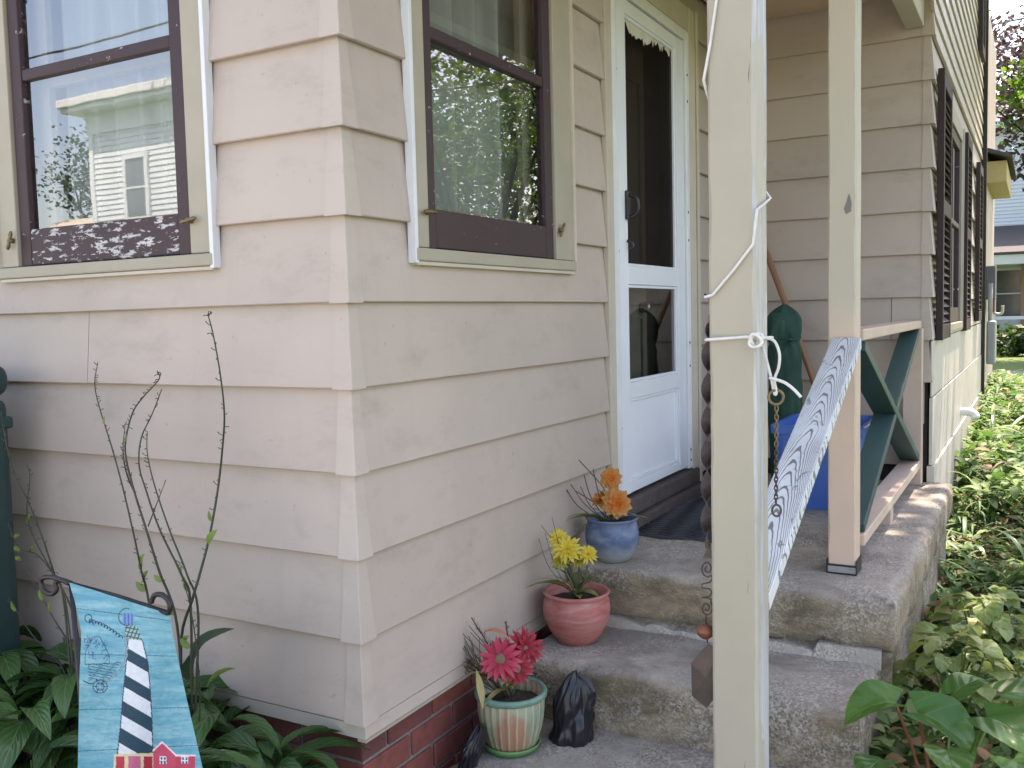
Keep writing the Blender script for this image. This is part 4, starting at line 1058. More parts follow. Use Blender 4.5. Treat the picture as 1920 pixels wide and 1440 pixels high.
pts = [kn+Vector((.010*math.cos(a*2.1)+.003*math.sin(a*3), -.006+.008*math.sin(a*1.3), .012*math.sin(a*2.1)-.004)) for a in np.linspace(0, 9, 60)]
mb.tube(pts, .0031, 7); local(mb.build('knot', ROPE, ro, smooth=True), ro)
YK = -.02
lp = [P(x, y, 1, YK) for x, y in ((1430,648),(1437,675),(1446,710),(1452,738),(1456,735),(1452,712),(1460,688),(1461,662),(1452,640),(1438,634))]
local(MB().tube(spline(lp, 6), .0028, 7).build('hanging_loop', ROPE, ro, smooth=True), ro)
lp = [P(x, y, 1, YK-.004) for x, y in ((1442,708),(1456,712),(1472,718),(1488,730),(1502,745))]
local(MB().tube(spline(lp, 6), .003, 7).build('loose_end', ROPE, ro, smooth=True), ro)

RUST = simple('rusty_brown_metal', (.058,.046,.040), (.095,.065,.05), 30, .5, .4, 90, .003, metallic=.2)
COPPER = simple('copper_bead', (.30,.12,.06), (.2,.08,.04), 30, .45, .3, metallic=.5)
YS = -.032
sp_ = empty('wind_spinner', P(1330, 1330, 1, YS), 'brown twisted metal wind spinner hanging beside the near porch post', 'wind spinner')
def add(mb, nm, m, sm=True): local(mb.build(nm, m, sp_, smooth=sm), sp_)
def W(px, py): return P(px, py, 1, YS)
hk = [Vector((LX-.001, FY-.003, c1.z+.002)), W(1341,563), W(1340,572), W(1333,570), W(1330,560), W(1332,575), W(1337,590), W(1330,596), W(1333,580)]
add(MB().tube(spline(hk, 5), .0016, 6), 'hook', DARKMETAL)
add(MB().tube([W(1331,594), W(1330,602), W(1328,612)], .0014, 6), 'wire_link', DARKMETAL)
rb = MB(); n = 170; za, zb = W(1329, 606), W(1326, 1030)
for i in range(n+1):
    t = i/n; c = za.lerp(zb, t); a = math.pi*t*6.9+.4; wd = .0135*min(1, t*14+.25)*min(1, (1-t)*9+.2)
    ax = Vector((math.cos(a), math.sin(a), 0)); nn = Vector((-math.sin(a), math.cos(a), 0))*.0006
    for s, q in ((-1,-1),(1,-1),(1,1),(-1,1)): rb.v.append(tuple(c+ax*(s*wd)+nn*q))
for i in range(n):
    for j in range(4): q = (j+1) % 4; rb.f.append((i*4+j, i*4+q, (i+1)*4+q, (i+1)*4+j)); rb.mi.append(0)
add(rb, 'twisted_ribbon', RUST, False)
tri = [W(1332,1018), W(1317,1046), W(1334,1047)]; tb = [p+Vector((0,.0015,0)) for p in tri]
add(MB().add(tri+tb, [(0,1,2),(5,4,3),(0,3,4,1),(1,4,5,2),(2,5,3,0)]), 'end_cone', RUST, False)
def spiral(cx, cy, r0, turns, start, out):
    c = [W(cx+r0*(1-t*.8)*math.cos(start+turns*2*math.pi*t), cy+1.35*r0*(1-t*.8)*math.sin(start+turns*2*math.pi*t)) for t in np.linspace(1, 0, 50)]
    return c+[W(*p) for p in out]
s1 = spiral(1326, 1066, 12, 1.6, .9, [(1336,1085),(1330,1092),(1316,1095),(1316,1102),(1330,1104),(1335,1110),(1331,1118),(1318,1120)])
s2 = spiral(1325, 1140, 11.5, 1.6, -.9, [(1334,1124),(1324,1120),(1316,1120)])
add(MB().tube(s1, .0017, 6), 'wire_scroll', RUST); add(MB().tube(s2, .0017, 6), 'wire_scroll', RUST)
b0 = W(1323, 1184); r_ = .0175
mb = MB().lathe([(.0005,.016),(.007,.0155),(.0105,.012),(.0175,.006),(.0185,.001),(.0165,-.005),(.012,-.010),(.007,-.014),(.0005,-.015)], 20, b0); add(mb, 'bead', COPPER)
add(MB().tube([W(1324,1150), W(1324,1165), b0, W(1327,1206)], .0013, 6), 'wire_link', DARKMETAL)
dp = [(1327,1207),(1348,1222),(1349,1298),(1325,1328),(1297,1304),(1296,1243)]
f_ = [W(*p) for p in dp]; b_ = [p+Vector((0,.002,0)) for p in f_]; cf = W(1326,1268)+Vector((0,-.010,0)); n6 = 6
add(MB().add(f_+b_+[cf], [(i, (i+1) % 6, 12) for i in range(6)]+[tuple(range(11, 5, -1))]+[(i, i+6, (i+1) % 6+6, (i+1) % 6) for i in range(6)]), 'pendant_plate', RUST, False)

ch = empty('hanging_chain', P(1456, 965, 1, YK), 'short twisted metal chain with end rings hanging from the white rope', 'chain')
def torus(R_, r_, n=14, k=6, sx=1, sz=1):
    mb = MB(); pts = [(R_*sx*math.cos(a), 0, R_*sz*math.sin(a)) for a in np.linspace(0, 2*math.pi, n+1)]; return mb.tube(pts, r_, k, False)
o = torus(.0135, .0028, 20, 8).build('ring', BRASS, ch, smooth=True); o.location = P(1455, 745, 1, YK)-ch.location; o.rotation_euler.z = .4
lm = torus(.0052, .0013, 10, 5, .62, 1.25).mesh('link', True); lm.materials.append(BRASS); lm2 = lm.copy(); lm2.materials.clear(); lm2.materials.append(RUST)
a, b = P(1456, 762, 1, YK), P(1455, 944, 1, YK); nl = 22
for i in range(nl):
    o = new('link', lm if i < 9 else lm2, None, ch); o.location = a.lerp(b, (i+.5)/nl)-ch.location; o.rotation_euler = (0, random.uniform(-.12,.12), i*math.pi/2+.5)
o = torus(.010, .0022, 18, 7, .8, 1.1).build('ring', RUST, ch, smooth=True); o.location = P(1456, 957, 1, YK)-ch.location; o.rotation_euler.z = .3

# ------------------------------------------------------------------ tall green bin at the side of the flower bed
c = P(22, 900, 1, -.12); bx1 = c.x; bz = P(15, 682, 1, -.12).z
DG = simple('dark_green_plastic', (.012,.045,.042), (.009,.034,.032), 8, .45, .2)
gb = empty('garden_bin', (bx1-.28, -.38, 0), 'tall dark green plastic bin with a rounded lid against the beige wall', 'bin')
local(MB().add([(bx1-.56,-.63,-.005),(bx1+.012,-.63,-.005),(bx1+.012,-.12,-.005),(bx1-.56,-.12,-.005),(bx1-.57,-.64,bz-.10),(bx1,-.64,bz-.10),(bx1,-.11,bz-.10),(bx1-.57,-.11,bz-.10)],
   [(3,2,1,0),(4,5,6,7),(0,1,5,4),(1,2,6,5),(2,3,7,6),(3,0,4,7)]).build('bin_body', DG, gb, bevel=.03, seg=3), gb)
local(MB().box((bx1-.585,-.66,bz-.096), (bx1+.008,-.10,bz+.0)).build('lid', DG, gb, bevel=.04, seg=4), gb)
local(MB().box((bx1-.575,-.65,bz-.19), (bx1+.006,-.105,bz-.155)).build('body_rib', DG, gb, bevel=.008), gb)

# ------------------------------------------------------------------ garden flag
FYP = -.5
fl = empty('garden_flag', P(140, 1500, 1, FYP), 'turquoise garden flag printed with a black and white striped lighthouse on a metal stand', 'flag')
def s2l(c): return np.array(rgb(*c))
nu, nv = 190, 420
us = np.linspace(0, 1, nu); vs_ = np.linspace(0, 1.32, nv)
def edgeL(zy): return np.interp(zy, [395, 500, 680, 900, 1440, 1800], [388, 420, 458, 448, 437, 420])
def edgeR(zy): return np.interp(zy, [560, 750, 1050, 1440, 1800], [950, 985, 1050, 1140, 1215])
verts = []; ZX = np.zeros((nv, nu)); ZY = np.zeros((nv, nu))
for j, v in enumerate(vs_):
    yl = 395+(1440-395)*v; yr = 575+(1440-575)*v
    xl, xr = edgeL(yl), edgeR(yr)
    for i, u_ in enumerate(us):
        zx = xl+(xr-xl)*u_; zy = yl+(yr-yl)*u_
        ZX[j, i] = zx; ZY[j, i] = zy
        yw = FYP-.020*math.sin(u_*4.4+v*1.6)*min(1, v*2+.15)-.012*math.sin(u_*10+v*4)*min(1, v*1.5+.2)-.03*v
        p = P(zx/3, 960+zy/3, 1, yw); verts.append(p)
def npn(x, y, s=0):        # cheap layered value noise
    return np.vectorize(lambda a, b: mn.fractal(Vector((a, b, s)), 1, 2, 3))(x, y)
colr = np.ones((nv, nu, 4))
base = s2l((74, 158, 178)); dk = s2l((46, 118, 146)); lt = s2l((148, 200, 206))
n1 = npn(ZX/230, ZY/34+.3*np.sin(ZX/160), 1.3); n2 = npn(ZX/90, ZY/9, 7.7)
m_ = np.clip(.5+.5*n1+.25*n2, 0, 1)[..., None]; C = base*(1-m_)+lt*m_
C = np.where((n2 > .28)[..., None], C*.65+dk*.35, C)
for y0, sl in ((1112, -.02), (1345, -.05), (545, .13), (800, .02)):
    C = np.where((np.abs(ZY-y0-sl*(ZX-450)) < 1.8)[..., None], dk*.6, C)
def put(mask, c): 
    global C
    C = np.where(mask[..., None], s2l(c), C)
xl = np.interp(ZY, [700, 870, 1050, 1200, 1350], [722, 708, 690, 678, 662]); xr = np.interp(ZY, [720, 850, 1000, 1150, 1350], [800, 832, 845, 854, 860])
tw = (ZX > xl) & (ZX < xr) & (ZY > 705+.15*(ZX-720)) & (ZY < 1362)
yy = ZY-.55*(ZX-xl)
put(tw, (222, 228, 230))
put(tw & (((yy > 765) & (yy < 832)) | ((yy > 915) & (yy < 982)) | ((yy > 1062) & (yy < 1140)) | ((yy > 1212) & (yy < 1296))), (40, 72, 88))
put((np.abs(ZX-xl) < 3) & (ZY > 705) & (ZY < 1362) | (np.abs(ZX-xr) < 3) & (ZY > 720) & (ZY < 1362), (50, 70, 80))
gal = (ZX > 700+.1*(ZY-640)) & (ZX < 772+.35*(ZY-640)) & (ZY > 640) & (ZY < 712+.15*(ZX-720))
put(gal, (150, 190, 185)); put(gal & ((np.mod(ZX+ZY*.4, 22) < 7) | (np.mod(ZY-.2*ZX, 24) < 6)), (60, 85, 85))
lan = (ZX > 690) & (ZX < 752) & (ZY > 572) & (ZY < 640); put(lan, (112, 150, 200)); put(lan & (np.mod(ZX, 20) < 5), (60, 80, 130))
dome = ((ZX-712)/44)**2+((ZY-590)/48)**2; put((np.abs(dome-1) < .13) & (ZX < 730), (60, 85, 110))
INK = (38, 62, 92)
def line(pts, w_=2.6, c=INK):
    d = np.full(ZX.shape, 1e9)
    for (x0, y0), (x1, y1) in zip(pts[:-1], pts[1:]):
        vx, vy = x1-x0, y1-y0; L2 = vx*vx+vy*vy+1e-9
        t = np.clip(((ZX-x0)*vx+(ZY-y0)*vy)/L2, 0, 1); d = np.minimum(d, (ZX-x0-t*vx)**2+(ZY-y0-t*vy)**2)
    put(d < w_*w_, c)
# handwriting along an arc, left as the illegible scrawl it is
tt = np.linspace(0, 1, 90); ax_ = 500+185*tt; ay_ = 612+95*tt**1.6
line([(x+7*math.cos(t*70), y+9*math.sin(t*70)*(1.4 if t < .12 else .8)) for x, y, t in zip(ax_, ay_, tt)])
line([(497+20*math.cos(a), 598+22*math.sin(a)) for a in np.linspace(0, 6.3, 20)]); line([(508, 612), (530, 635)])
# hatched ship sketch, waves, rope and wheel
rs = random.Random(4)
for i in range(34):
    x = 470+rs.random()*135; y = 700+(x-470)*.35+rs.random()*110; line([(x, y), (x+rs.uniform(-8, 26), y+rs.uniform(-30, 14))], 1.9, (60, 82, 120) if i % 3 else (90, 70, 110))
line([(478, 858), (480, 790), (520, 705), (560, 700), (612, 800), (616, 852), (478, 858)], 2)
for k in range(7):
    y = 862+k*14; line([(470+q*9, y+5*math.sin(q*.8+k)-q*.6) for q in range(3, 24-k)], 1.9)
rp = [(702, 690), (716, 770), (705, 850), (660, 910), (610, 945), (575, 965)]
rp2 = [(x+4*math.sin(i*1.7), y) for i, (x, y) in enumerate([(a[0]+(b[0]-a[0])*t, a[1]+(b[1]-a[1])*t) for a, b in zip(rp[:-1], rp[1:]) for t in np.linspace(0, 1, 6)])]
line(rp2, 5.5, (84, 110, 130)); line(rp2, 2, (170, 190, 190))
for r0 in (22, 40): line([(563+r0*math.cos(a), 982+r0*.9*math.sin(a)) for a in np.linspace(0, 6.3, 26)], 2.2)
for a in range(6): line([(563+10*math.cos(a*1.05), 982+10*math.sin(a*1.05)), (563+44*math.cos(a*1.05), 982+40*math.sin(a*1.05))], 2.2)
line([(470, 950), (500, 965), (530, 965)], 3)
# red cottages at the foot
bk = (ZX > 640) & (ZX < 862) & (ZY > 1362-.03*(ZX-640)); put(bk, (226, 208, 170))
for x0, x1, cc in ((652, 700, (196, 66, 80)), (722, 792, (205, 110, 140)), (808, 858, (176, 48, 62))): put((ZX > x0) & (ZX < x1) & (ZY > 1374), cc)
gb_ = (ZX > 862) & (ZX < 986) & (ZY > 1296+np.abs(ZX-912)*.95); put(gb_, (206, 82, 106)); put((np.abs(ZY-1294-np.abs(ZX-912)*.95) < 6) & (ZX > 858) & (ZX < 996), (240, 225, 225))
put((ZX > 986) & (ZX < 1098) & (ZY > 1372), (198, 72, 96)); put((ZX > 984) & (ZX < 1100) & (np.abs(ZY-1370) < 5), (240, 225, 225))
for x0 in (898, 1020):
    wn_ = (ZX > x0) & (ZX < x0+38) & (ZY > 1374) & (ZY < 1416); put(wn_, (232, 236, 236)); put(wn_ & ((np.mod(ZX-x0, 19) > 5) & (np.mod(ZX-x0, 19) < 15)) & (np.mod(ZY-1374, 21) > 5), (70, 80, 92))
put(ZY > 1480+12*np.sin(ZX/40), (70, 130, 90)); put(ZY > 1560+10*np.sin(ZX/50), (196, 180, 140))
C = C*(1+.10*npn(ZX/30, ZY/30, 3.1)[..., None])
colr[..., :3] = np.clip(C, 0, 1)
me = bpy.data.meshes.new('cloth'); fs = [(j*nu+i, (j+1)*nu+i, (j+1)*nu+i+1, j*nu+i+1) for j in range(nv-1) for i in range(nu-1)]
me.from_pydata([tuple(v) for v in verts], [], fs); ca = me.color_attributes.new('print', 'FLOAT_COLOR', 'POINT'); ca.data.foreach_set('color', colr.reshape(-1))
me.polygons.foreach_set('use_smooth', [True]*len(me.polygons))
t = NT('printed_flag_cloth'); an = t.n.new('ShaderNodeAttribute'); an.attribute_name = 'print'
t.color(an.outputs['Color']).rough(.8).bump(t.noise(420, 2, .5), .2, .001)
tl = t.n.new('ShaderNodeBsdfTranslucent'); t.link(an.outputs['Color'], tl.inputs[0]); mx = t.n.new('ShaderNodeMixShader'); mx.inputs[0].default_value = .25
t.link(t.b.outputs[0], mx.inputs[1]); t.link(tl.outputs[0], mx.inputs[2]); t.link(mx.outputs[0], t.o.inputs[0]); me.materials.append(t.m)
o = bpy.data.objects.new('cloth', me); COL.objects.link(o); o.parent = fl; local(o, fl)
def FP(px, py, dy=0): return P(px, py, 1, FYP+dy)
rod = [FP(130,1094), FP(112,1086), FP(92,1082), FP(78,1086), FP(80,1104), FP(96,1114), FP(106,1106), FP(104,1092), FP(118,1088,.006), FP(134,1094,.006)]
local(MB().tube(spline(rod, 5), .0055, 8).build('curled_end', DARKMETAL, fl, smooth=True), fl)
local(MB().tube([FP(130,1094,.006), FP(220,1118,.008), FP(316,1150,.006)], .0055, 8).build('cross_rod', DARKMETAL, fl, smooth=True), fl)
hk = [FP(316,1150,.004), FP(319,1138), FP(314,1124), FP(303,1115), FP(290,1116), FP(284,1128), FP(285,1132)]
local(MB().tube(spline(hk, 5), .0055, 8).build('hook_end', DARKMETAL, fl, smooth=True), fl)
tp_ = FP(134,1096,.02); local(MB().tube([tp_, Vector((tp_.x+.01, tp_.y, .55)), Vector((tp_.x+.015, tp_.y, -.02))], .0055, 8).build('stand_rod', DARKMETAL, fl, smooth=True), fl)

# ------------------------------------------------------------------ shrub with bare budded stems
BARK = simple('dark_green_bark', (.055,.06,.035), (.035,.038,.025), 40, .7, .3)
SLEAF = leaf_mat('young_lime_leaf', [(0,(.13,.22,.045)),(1,(.21,.31,.07))], .4, .35)
slm = leaf_mesh('leaf', SLEAF, L=.05, W=.021, droop=.3, fold=.2, n=5, shape='oval', cols=1)
def shrub(label, plane, stems, base, leaves, scale=.0042):
    o = empty('bare_shrub', base, label, 'shrub')
    allp = []
    for st, rad in stems:
        pts = [P(x, y, 1, plane+.05*math.sin(i*.9+x*.01)) for i, (x, y) in enumerate(st)]
        if st[0][1] > 1050: pts = [Vector(base)+Vector((random.uniform(-.03,.03), random.uniform(-.02,.02), -.01)), Vector(base).lerp(pts[0], .5)+Vector((0,0,.03))]+pts
        sp = spline(pts, 8); n = len(sp); allp += sp; mb = MB().tube(sp, [rad*scale*(1-.72*i/n) for i in range(n)], 6)
        for i in range(int(n*.25), n):
            if random.random() < .55:
                d = Vector((random.choice((-1,1))*random.uniform(.6,1), random.uniform(-.6,.3), random.uniform(-.1,.6))).normalized(); L = random.uniform(.006,.015)
                mb.tube([sp[i], sp[i]+d*L*.6, sp[i]+d*L+Vector((0,0,random.choice((-.003,.004))))], [.0011,.0009,.0013], 4)
        local(mb.build('stem', BARK, o, smooth=True), o)
    for (px, py, ang, s) in leaves:
        q = new('leaf', slm, None, o); tgt = P(px, py, 1, plane); near = min(allp, key=lambda v: (v-tgt).length); q.location = near-Vector(base); q.rotation_euler = (R(65)*math.cos(ang)+.2, 0, 0) ; q.scale = (s, s, s)
        d = Vector((math.cos(ang), -.25, math.sin(ang))).normalized(); x = d.cross(Vector((0,-.9,.3))).normalized(); z = x.cross(d)
        q.matrix_local = Matrix.Translation(q.location) @ Matrix(((x.x,d.x,z.x,0),(x.y,d.y,z.y,0),(x.z,d.z,z.z,0),(0,0,0,1))) @ Matrix.Scale(s, 4)
Z1 = lambda L: [(x/2.77, 560+y/2.77) for x, y in L]
shrub('shrub with tall bare curving stems rising behind the flag against the wall', -.2, [
  (Z1([(770,1560),(740,1440),(700,1250),(640,990),(580,770),(515,560),(492,440),(508,330)]), .9),
  (Z1([(920,1700),(825,1410),(760,1200),(700,1010),(655,830),(655,720),(690,590),(745,510),(825,420),(818,375)]), 1),
  (Z1([(700,1010),(665,930),(645,850),(640,760),(650,650)]), .6),
  (Z1([(990,1600),(945,1440),(830,1200),(760,1000),(722,860),(735,720),(790,600),(840,470)]), .9),
  (Z1([(1030,1650),(970,1430),(880,1200),(800,960),(765,800),(765,690)]), .9),
  (Z1([(770,1180),(820,1050),(862,940)]), .45),
  (Z1([(940,1800),(1000,1560),(1035,1440),(1085,1250),(1130,1000),(1155,780),(1165,600),(1145,400),(1110,200),(1085,100),(1078,80)]), 1),
  ([(375,1330),(370,1230),(355,1130),(330,1050)], .7)],
  (P(345, 1330, 1, -.2).x, -.2, 0),
  [(393,1020,.9,1.1),(388,975,1.9,.6),(268,1055,1.4,.8),(292,1045,1.0,.7),(262,1110,2.6,.9),(300,1110,1.0,.7),(325,1085,2.7,.7),(362,1100,1.9,.8),(350,1090,1.4,.6),(372,1215,2.6,.9),(345,1210,.8,.9),(200,800,1.5,.5),(213,830,1.1,.5),(333,1150,2.2,.8)])
shrub('small shrub with thin bare stems between the green bin and the flag', -.24, [
  (Z1([(330,1560),(285,1440),(230,1270),(150,1060),(70,900),(30,740),(5,590)]), .9),
  (Z1([(345,1600),(270,1420),(170,1230),(140,1100),(155,930),(140,860)]), .7),
  ([(150,1215),(125,1120),(75,1045),(40,1030),(20,1000)], .9), ([(140,1240),(95,1150),(45,1060),(15,980)], .9), ([(120,1260),(60,1190),(15,1120)], .8),
  ([(60,1320),(25,1260),(-10,1200)], .7)],
  (P(150, 1330, 1, -.24).x, -.24, 0),
  [(28,985,1.3,.8),(8,1022,.5,.7),(30,1040,3.0,.7),(50,1050,1.1,.6),(22,1060,2.9,.6),(70,1160,1.5,.7),(125,1225,2.9,.9),(60,1120,1.9,.8),(8,1150,2.2,.7)])

# ------------------------------------------------------------------ hosta clumps in the left bed
HOSTA = leaf_mat('hosta_leaf', [(0,(.030,.085,.020)),(.5,(.05,.125,.03)),(1,(.075,.17,.045))], .25, .2, ((.20,.28,.15), 40., .35))
hm = [leaf_mesh('leaf', HOSTA, L=.21, W=.066, droop=.7, fold=.22, n=8, shape='oval', ripple=.5, cols=2), leaf_mesh('leaf', HOSTA, L=.17, W=.06, droop=.95, fold=.26, n=8, shape='oval', ripple=.7, cols=2), leaf_mesh('leaf', HOSTA, L=.19, W=.052, droop=.85, fold=.3, n=8, shape='oval', ripple=.3, cols=2)]
hstem = MB().tube([(0,0,-.01),(0,.02,.1),(0,.05,.2)], [.0035,.003,.0025], 5).mesh('leaf_stalk', True); hstem.materials.append(SLEAF)
def hosta(x, y, n, h, label, sc=1):
    o = empty('hosta_plant', (x, y, 0), label, 'plant', 'hostas in the bed along the beige wall')
    for i in range(n):
        a = random.uniform(0, 2*math.pi); e = random.random(); r = .02+.09*e; z = h*(1-.55*e**1.5)*random.uniform(.75,1.05)
        q = new('leaf', random.choice(hm), None, o); q.location = (r*math.cos(a), r*math.sin(a), z)
        q.rotation_euler = (random.uniform(.15,.75)*(1-e*.6), random.uniform(-.35,.35), a-math.pi/2+random.uniform(-.3,.3)); s = sc*random.uniform(.8,1.15); q.scale = (s,s,s)
    for i in range(6):
        q = new('leaf_stalk', hstem, None, o); q.rotation_euler.z = i*1.05; q.scale = (1,1,h*3.6)
HL = 'dark green hosta with pale veined glossy leaves in the bed along the wall'
HOSTAS = []
for x, y, n, h in ((-.17,-.15,46,.38),(-.38,-.13,46,.46),(-.05,-.34,36,.31),(-.60,-.15,46,.50),(-.84,-.18,44,.52),(-.70,-.42,44,.48),(-.98,-.46,44,.48),(-.30,-.34,42,.43),(-1.2,-.2,40,.5),(-.45,-.70,34,.36),(-1.05,-.8,34,.42)): HOSTAS.append((x, y, n, h))
HLAB = ['hosta under the siding near the brick house corner', 'hosta against the wall just beside the shrub stems', 'low hosta out from the brick house corner', 'hosta against the wall behind the flag pole',
  'hosta against the wall between the flag and the green bin', 'hosta standing before the flag pole on the bin side', 'hosta in front of the small bare shrub', 'hosta just behind the lighthouse flag', 'hosta growing up against the green bin', 'hosta at the outer edge of the bed below the flag', 'hosta at the outer edge of the bed near the green bin']
for (x, y, n, h), lb in zip(HOSTAS, HLAB): hosta(x, y, n, h, 'glossy dark green '+lb)
# a canna-like shoot: one broad dark leaf curling over, one lime leaf
o = empty('broadleaf_shoot', (P(372,1290,1,-.16).x, -.16, 0), 'young shoot with one broad dark curled leaf beside the shrub stems', 'plant')
dkm = leaf_mat('broad_dark_leaf', [(0,(.02,.06,.025)),(1,(.03,.08,.03))], .4, .1); 
q = new('leaf', leaf_mesh('leaf', dkm, L=.20, W=.085, droop=1.0, fold=.3, n=10, shape='oval', cols=2), None, o); q.location = P(365,1275,1,-.16)-o.location; q.rotation_euler = (1.7, .2, -1.0)
q = new('leaf', leaf_mesh('leaf', SLEAF, L=.085, W=.04, droop=.5, fold=.2, n=6, shape='oval', cols=2), None, o); q.location = P(388,1287,1,-.18)-o.location; q.rotation_euler = (.9, 0, -.9)
local(MB().tube([(o.location.x, -.16, -.01), P(366,1280,1,-.16)+Vector((0,0,.01))], .004, 6).build('stalk', SLEAF, o), o)

# ------------------------------------------------------------------ garden beside the steps
def bedh(x, y): 
    s = lambda a, b, v: (lambda t: t*t*(3-2*t))(min(1, max(0, (v-a)/(b-a))))
    return .36*s(1.6, 7.5, y)*(1-s(11.5, 15.5, y))*(1-s(2.2, 3.4, x))
mb = MB(); X = np.linspace(.9, 3.5, 14); Y = np.linspace(.2, 15.8, 60)
for y in Y:
    for x in X: mb.v.append((x, y, .006+bedh(x, y)+.012*abs(mn.noise(Vector((x*5, y*5, 0))))))
for j in range(59):
    for i in range(13): mb.f.append((j*14+i, j*14+i+1, (j+1)*14+i+1, (j+1)*14+i)); mb.mi.append(0)
struct(mb.build('garden_mound', SOIL, smooth=True))
GC = [leaf_mat('ground_cover_leaf', [(0,(.06,.15,.04)),(.5,(.11,.22,.06)),(1,(.17,.28,.09))], .6, .35),
      leaf_mat('ground_cover_pale_leaf', [(0,(.22,.32,.12)),(1,(.30,.38,.16))], .65, .35),
      leaf_mat('ground_cover_dry_leaf', [(0,(.20,.12,.055)),(.6,(.27,.18,.08)),(1,(.16,.09,.065))], .7, .15)]
tA = [leaf_geo(.062, .040, .5, .15, 4, 'oval', .6, 1), leaf_geo(.045, .032, .8, .2, 4, 'oval', .8, 1), leaf_geo(.075, .026, .6, .2, 4, 'lance', 0, 1), leaf_geo(.16, .011, .8, .3, 5, 'lance', 0, 1)]
for k in (0, 1, 2): tA[k] = (tA[k][0], tA[k][1])
tA = [(np.array(v[0]), np.array(v[1])) for v in tA]
items = []
def gcover(n, y0, y1, x0f, x1, hgt, ks, sc, dry=.12, pale=.2):
    for i in range(n):
        y = random.uniform(y0, y1); x = x0f(y)+(x1-x0f(y))*random.random()**1.5
        m = .5+.5*mn.noise(Vector((x*2.6, y*2.6, 4)))+.35*mn.noise(Vector((x*7, y*7, 1)))
        h = hgt*max(.15, m)*(1-.0*x); z = bedh(x, y)+h*random.random()**.45
        dn = mn.noise(Vector((x*4, y*4, 9))); r = random.random()
        mi = 2 if r < dry*(2.2 if dn > .15 else .5) else (1 if r < dry+pale*(1.8 if dn < -.1 else .7) else 0)
        items.append((random.choice(ks), mat4((x, y, z), random.uniform(-.2,1.0), random.uniform(-.5,.5), random.uniform(0, 6.28), sc*random.uniform(.7,1.3)), mi))
xw = lambda y: (1.075 if y < 1.15 else 1.10) if y < YC else 1.015
gcover(5600, .55, 2.3, xw, 2.2, .36, (0,0,1,2), .95, .22, .30)
gcover(3600, 2.1, 4.2, xw, 2.3, .26, (0,1,2,3,3), 1.0, .18, .2)
gcover(6000, 4.0, 9.5, xw, 2.5, .40, (0,2,2,3,3), 1.5, .06, .15)
gcover(4200, 9.0, 15.6, lambda y: .6, 2.8, .30, (0,2,3), 1.6, .08, .25)
gc = scatter('ground_cover', GC, items, tA); tag(gc, 'dense low green ground cover with dry patches along the side of the house', 'ground cover', kind='stuff')

STRAP = leaf_mat('strap_leaf', [(0,(.10,.21,.085)),(.5,(.15,.27,.12)),(1,(.22,.35,.14))], .35, .35)
sm_ = [leaf_mesh('leaf', STRAP, L=.46, W=.026, droop=1.15, fold=.3, n=10, shape='strap', cols=1), leaf_mesh('leaf', STRAP, L=.40, W=.022, droop=.75, fold=.3, n=10, shape='strap', cols=1), leaf_mesh('leaf', STRAP, L=.34, W=.036, droop=1.3, fold=.2, n=10, shape='strap', cols=1)]
def lily(x, y, n, label, sc=1, grp=None):
    o = empty('daylily_clump', (x, y, bedh(x, y)), label, 'plant', grp)
    for i in range(n):
        a = random.uniform(0, 6.28); q = new('leaf', random.choice(sm_), None, o); q.location = (.03*math.cos(a), .03*math.sin(a), random.uniform(0,.06)); s = sc*random.uniform(.75,1.15); q.scale = (s,s,s)
        q.rotation_euler = (random.uniform(.75,1.35), random.uniform(-.2,.2), a-math.pi/2)
lily(1.15, 1.55, 18, 'tall arching strap leaved clump against the side of the landing', 1.1)
lily(1.28, 2.95, 18, 'arching strap leaved clump past the end of the landing', 1.05)
lily(1.17, 2.72, 20, 'arching strap leaved clump beside the back of the landing', .95)
lily(1.20, 1.98, 16, 'arching strap leaved clump beside the middle of the landing', .95)
lily(1.40, 2.35, 18, 'arching strap leaved clump set out from the landing', 1.0)
lily(1.34, 1.45, 14, 'short strap leaved clump among pale ground cover beside the landing', .85)
lily(1.13, 3.55, 16, 'strap leaved clump at the house corner below the wall panels', .9)
lily(1.20, 4.6, 18, 'tall strap leaved clump against the wall under the side window', 1.25)
lily(1.18, 6.0, 18, 'tall strap leaved clump by the drain pipe on the side wall', 1.3)
lily(1.45, 3.2, 16, 'strap leaved clump in the bed past the landing', .95); lily(1.6, 4.4, 16, 'strap leaved clump in the bed opposite the side window', 1.0)

PALE = leaf_mat('pale_round_leaf', [(0,(.20,.30,.09)),(.5,(.28,.36,.12)),(1,(.36,.40,.16))], .45, .35, ((.40,.46,.22), 20., .2))
pm_ = [leaf_mesh('leaf', PALE, L=.085, W=.068, droop=.8, fold=.12, n=6, shape='heart', ripple=.5, cols=2), leaf_mesh('leaf', PALE, L=.065, W=.055, droop=1.0, fold=.15, n=6, shape='heart', ripple=.7, cols=2)]
def palebush(x, y, n, h, label):
    o = empty('pale_leaf_plant', (x, y, bedh(x, y)), label, 'plant')
    for i in range(n):
        a = random.uniform(0, 6.28); e = random.random()**.6; q = new('leaf', random.choice(pm_), None, o)
        q.location = (.15*e*math.cos(a), .15*e*math.sin(a), h*(1-.45*e*e)*random.uniform(.8,1.05)); q.rotation_euler = (random.uniform(-.1,.5), random.uniform(-.4,.4), a-math.pi/2+random.uniform(-.4,.4)); s = random.uniform(.75,1.2); q.scale = (s,s,s)
    for i in range(5): MB().tube([(0,0,-.01),(.05*math.cos(i*1.25),.05*math.sin(i*1.25),h*.6),(.09*math.cos(i*1.25),.09*math.sin(i*1.25),h*.92)], .003, 5).build('stem', SLEAF, o)
palebush(1.24, 1.30, 44, .45, 'pale yellow green round leaved plant beside the front corner of the landing')
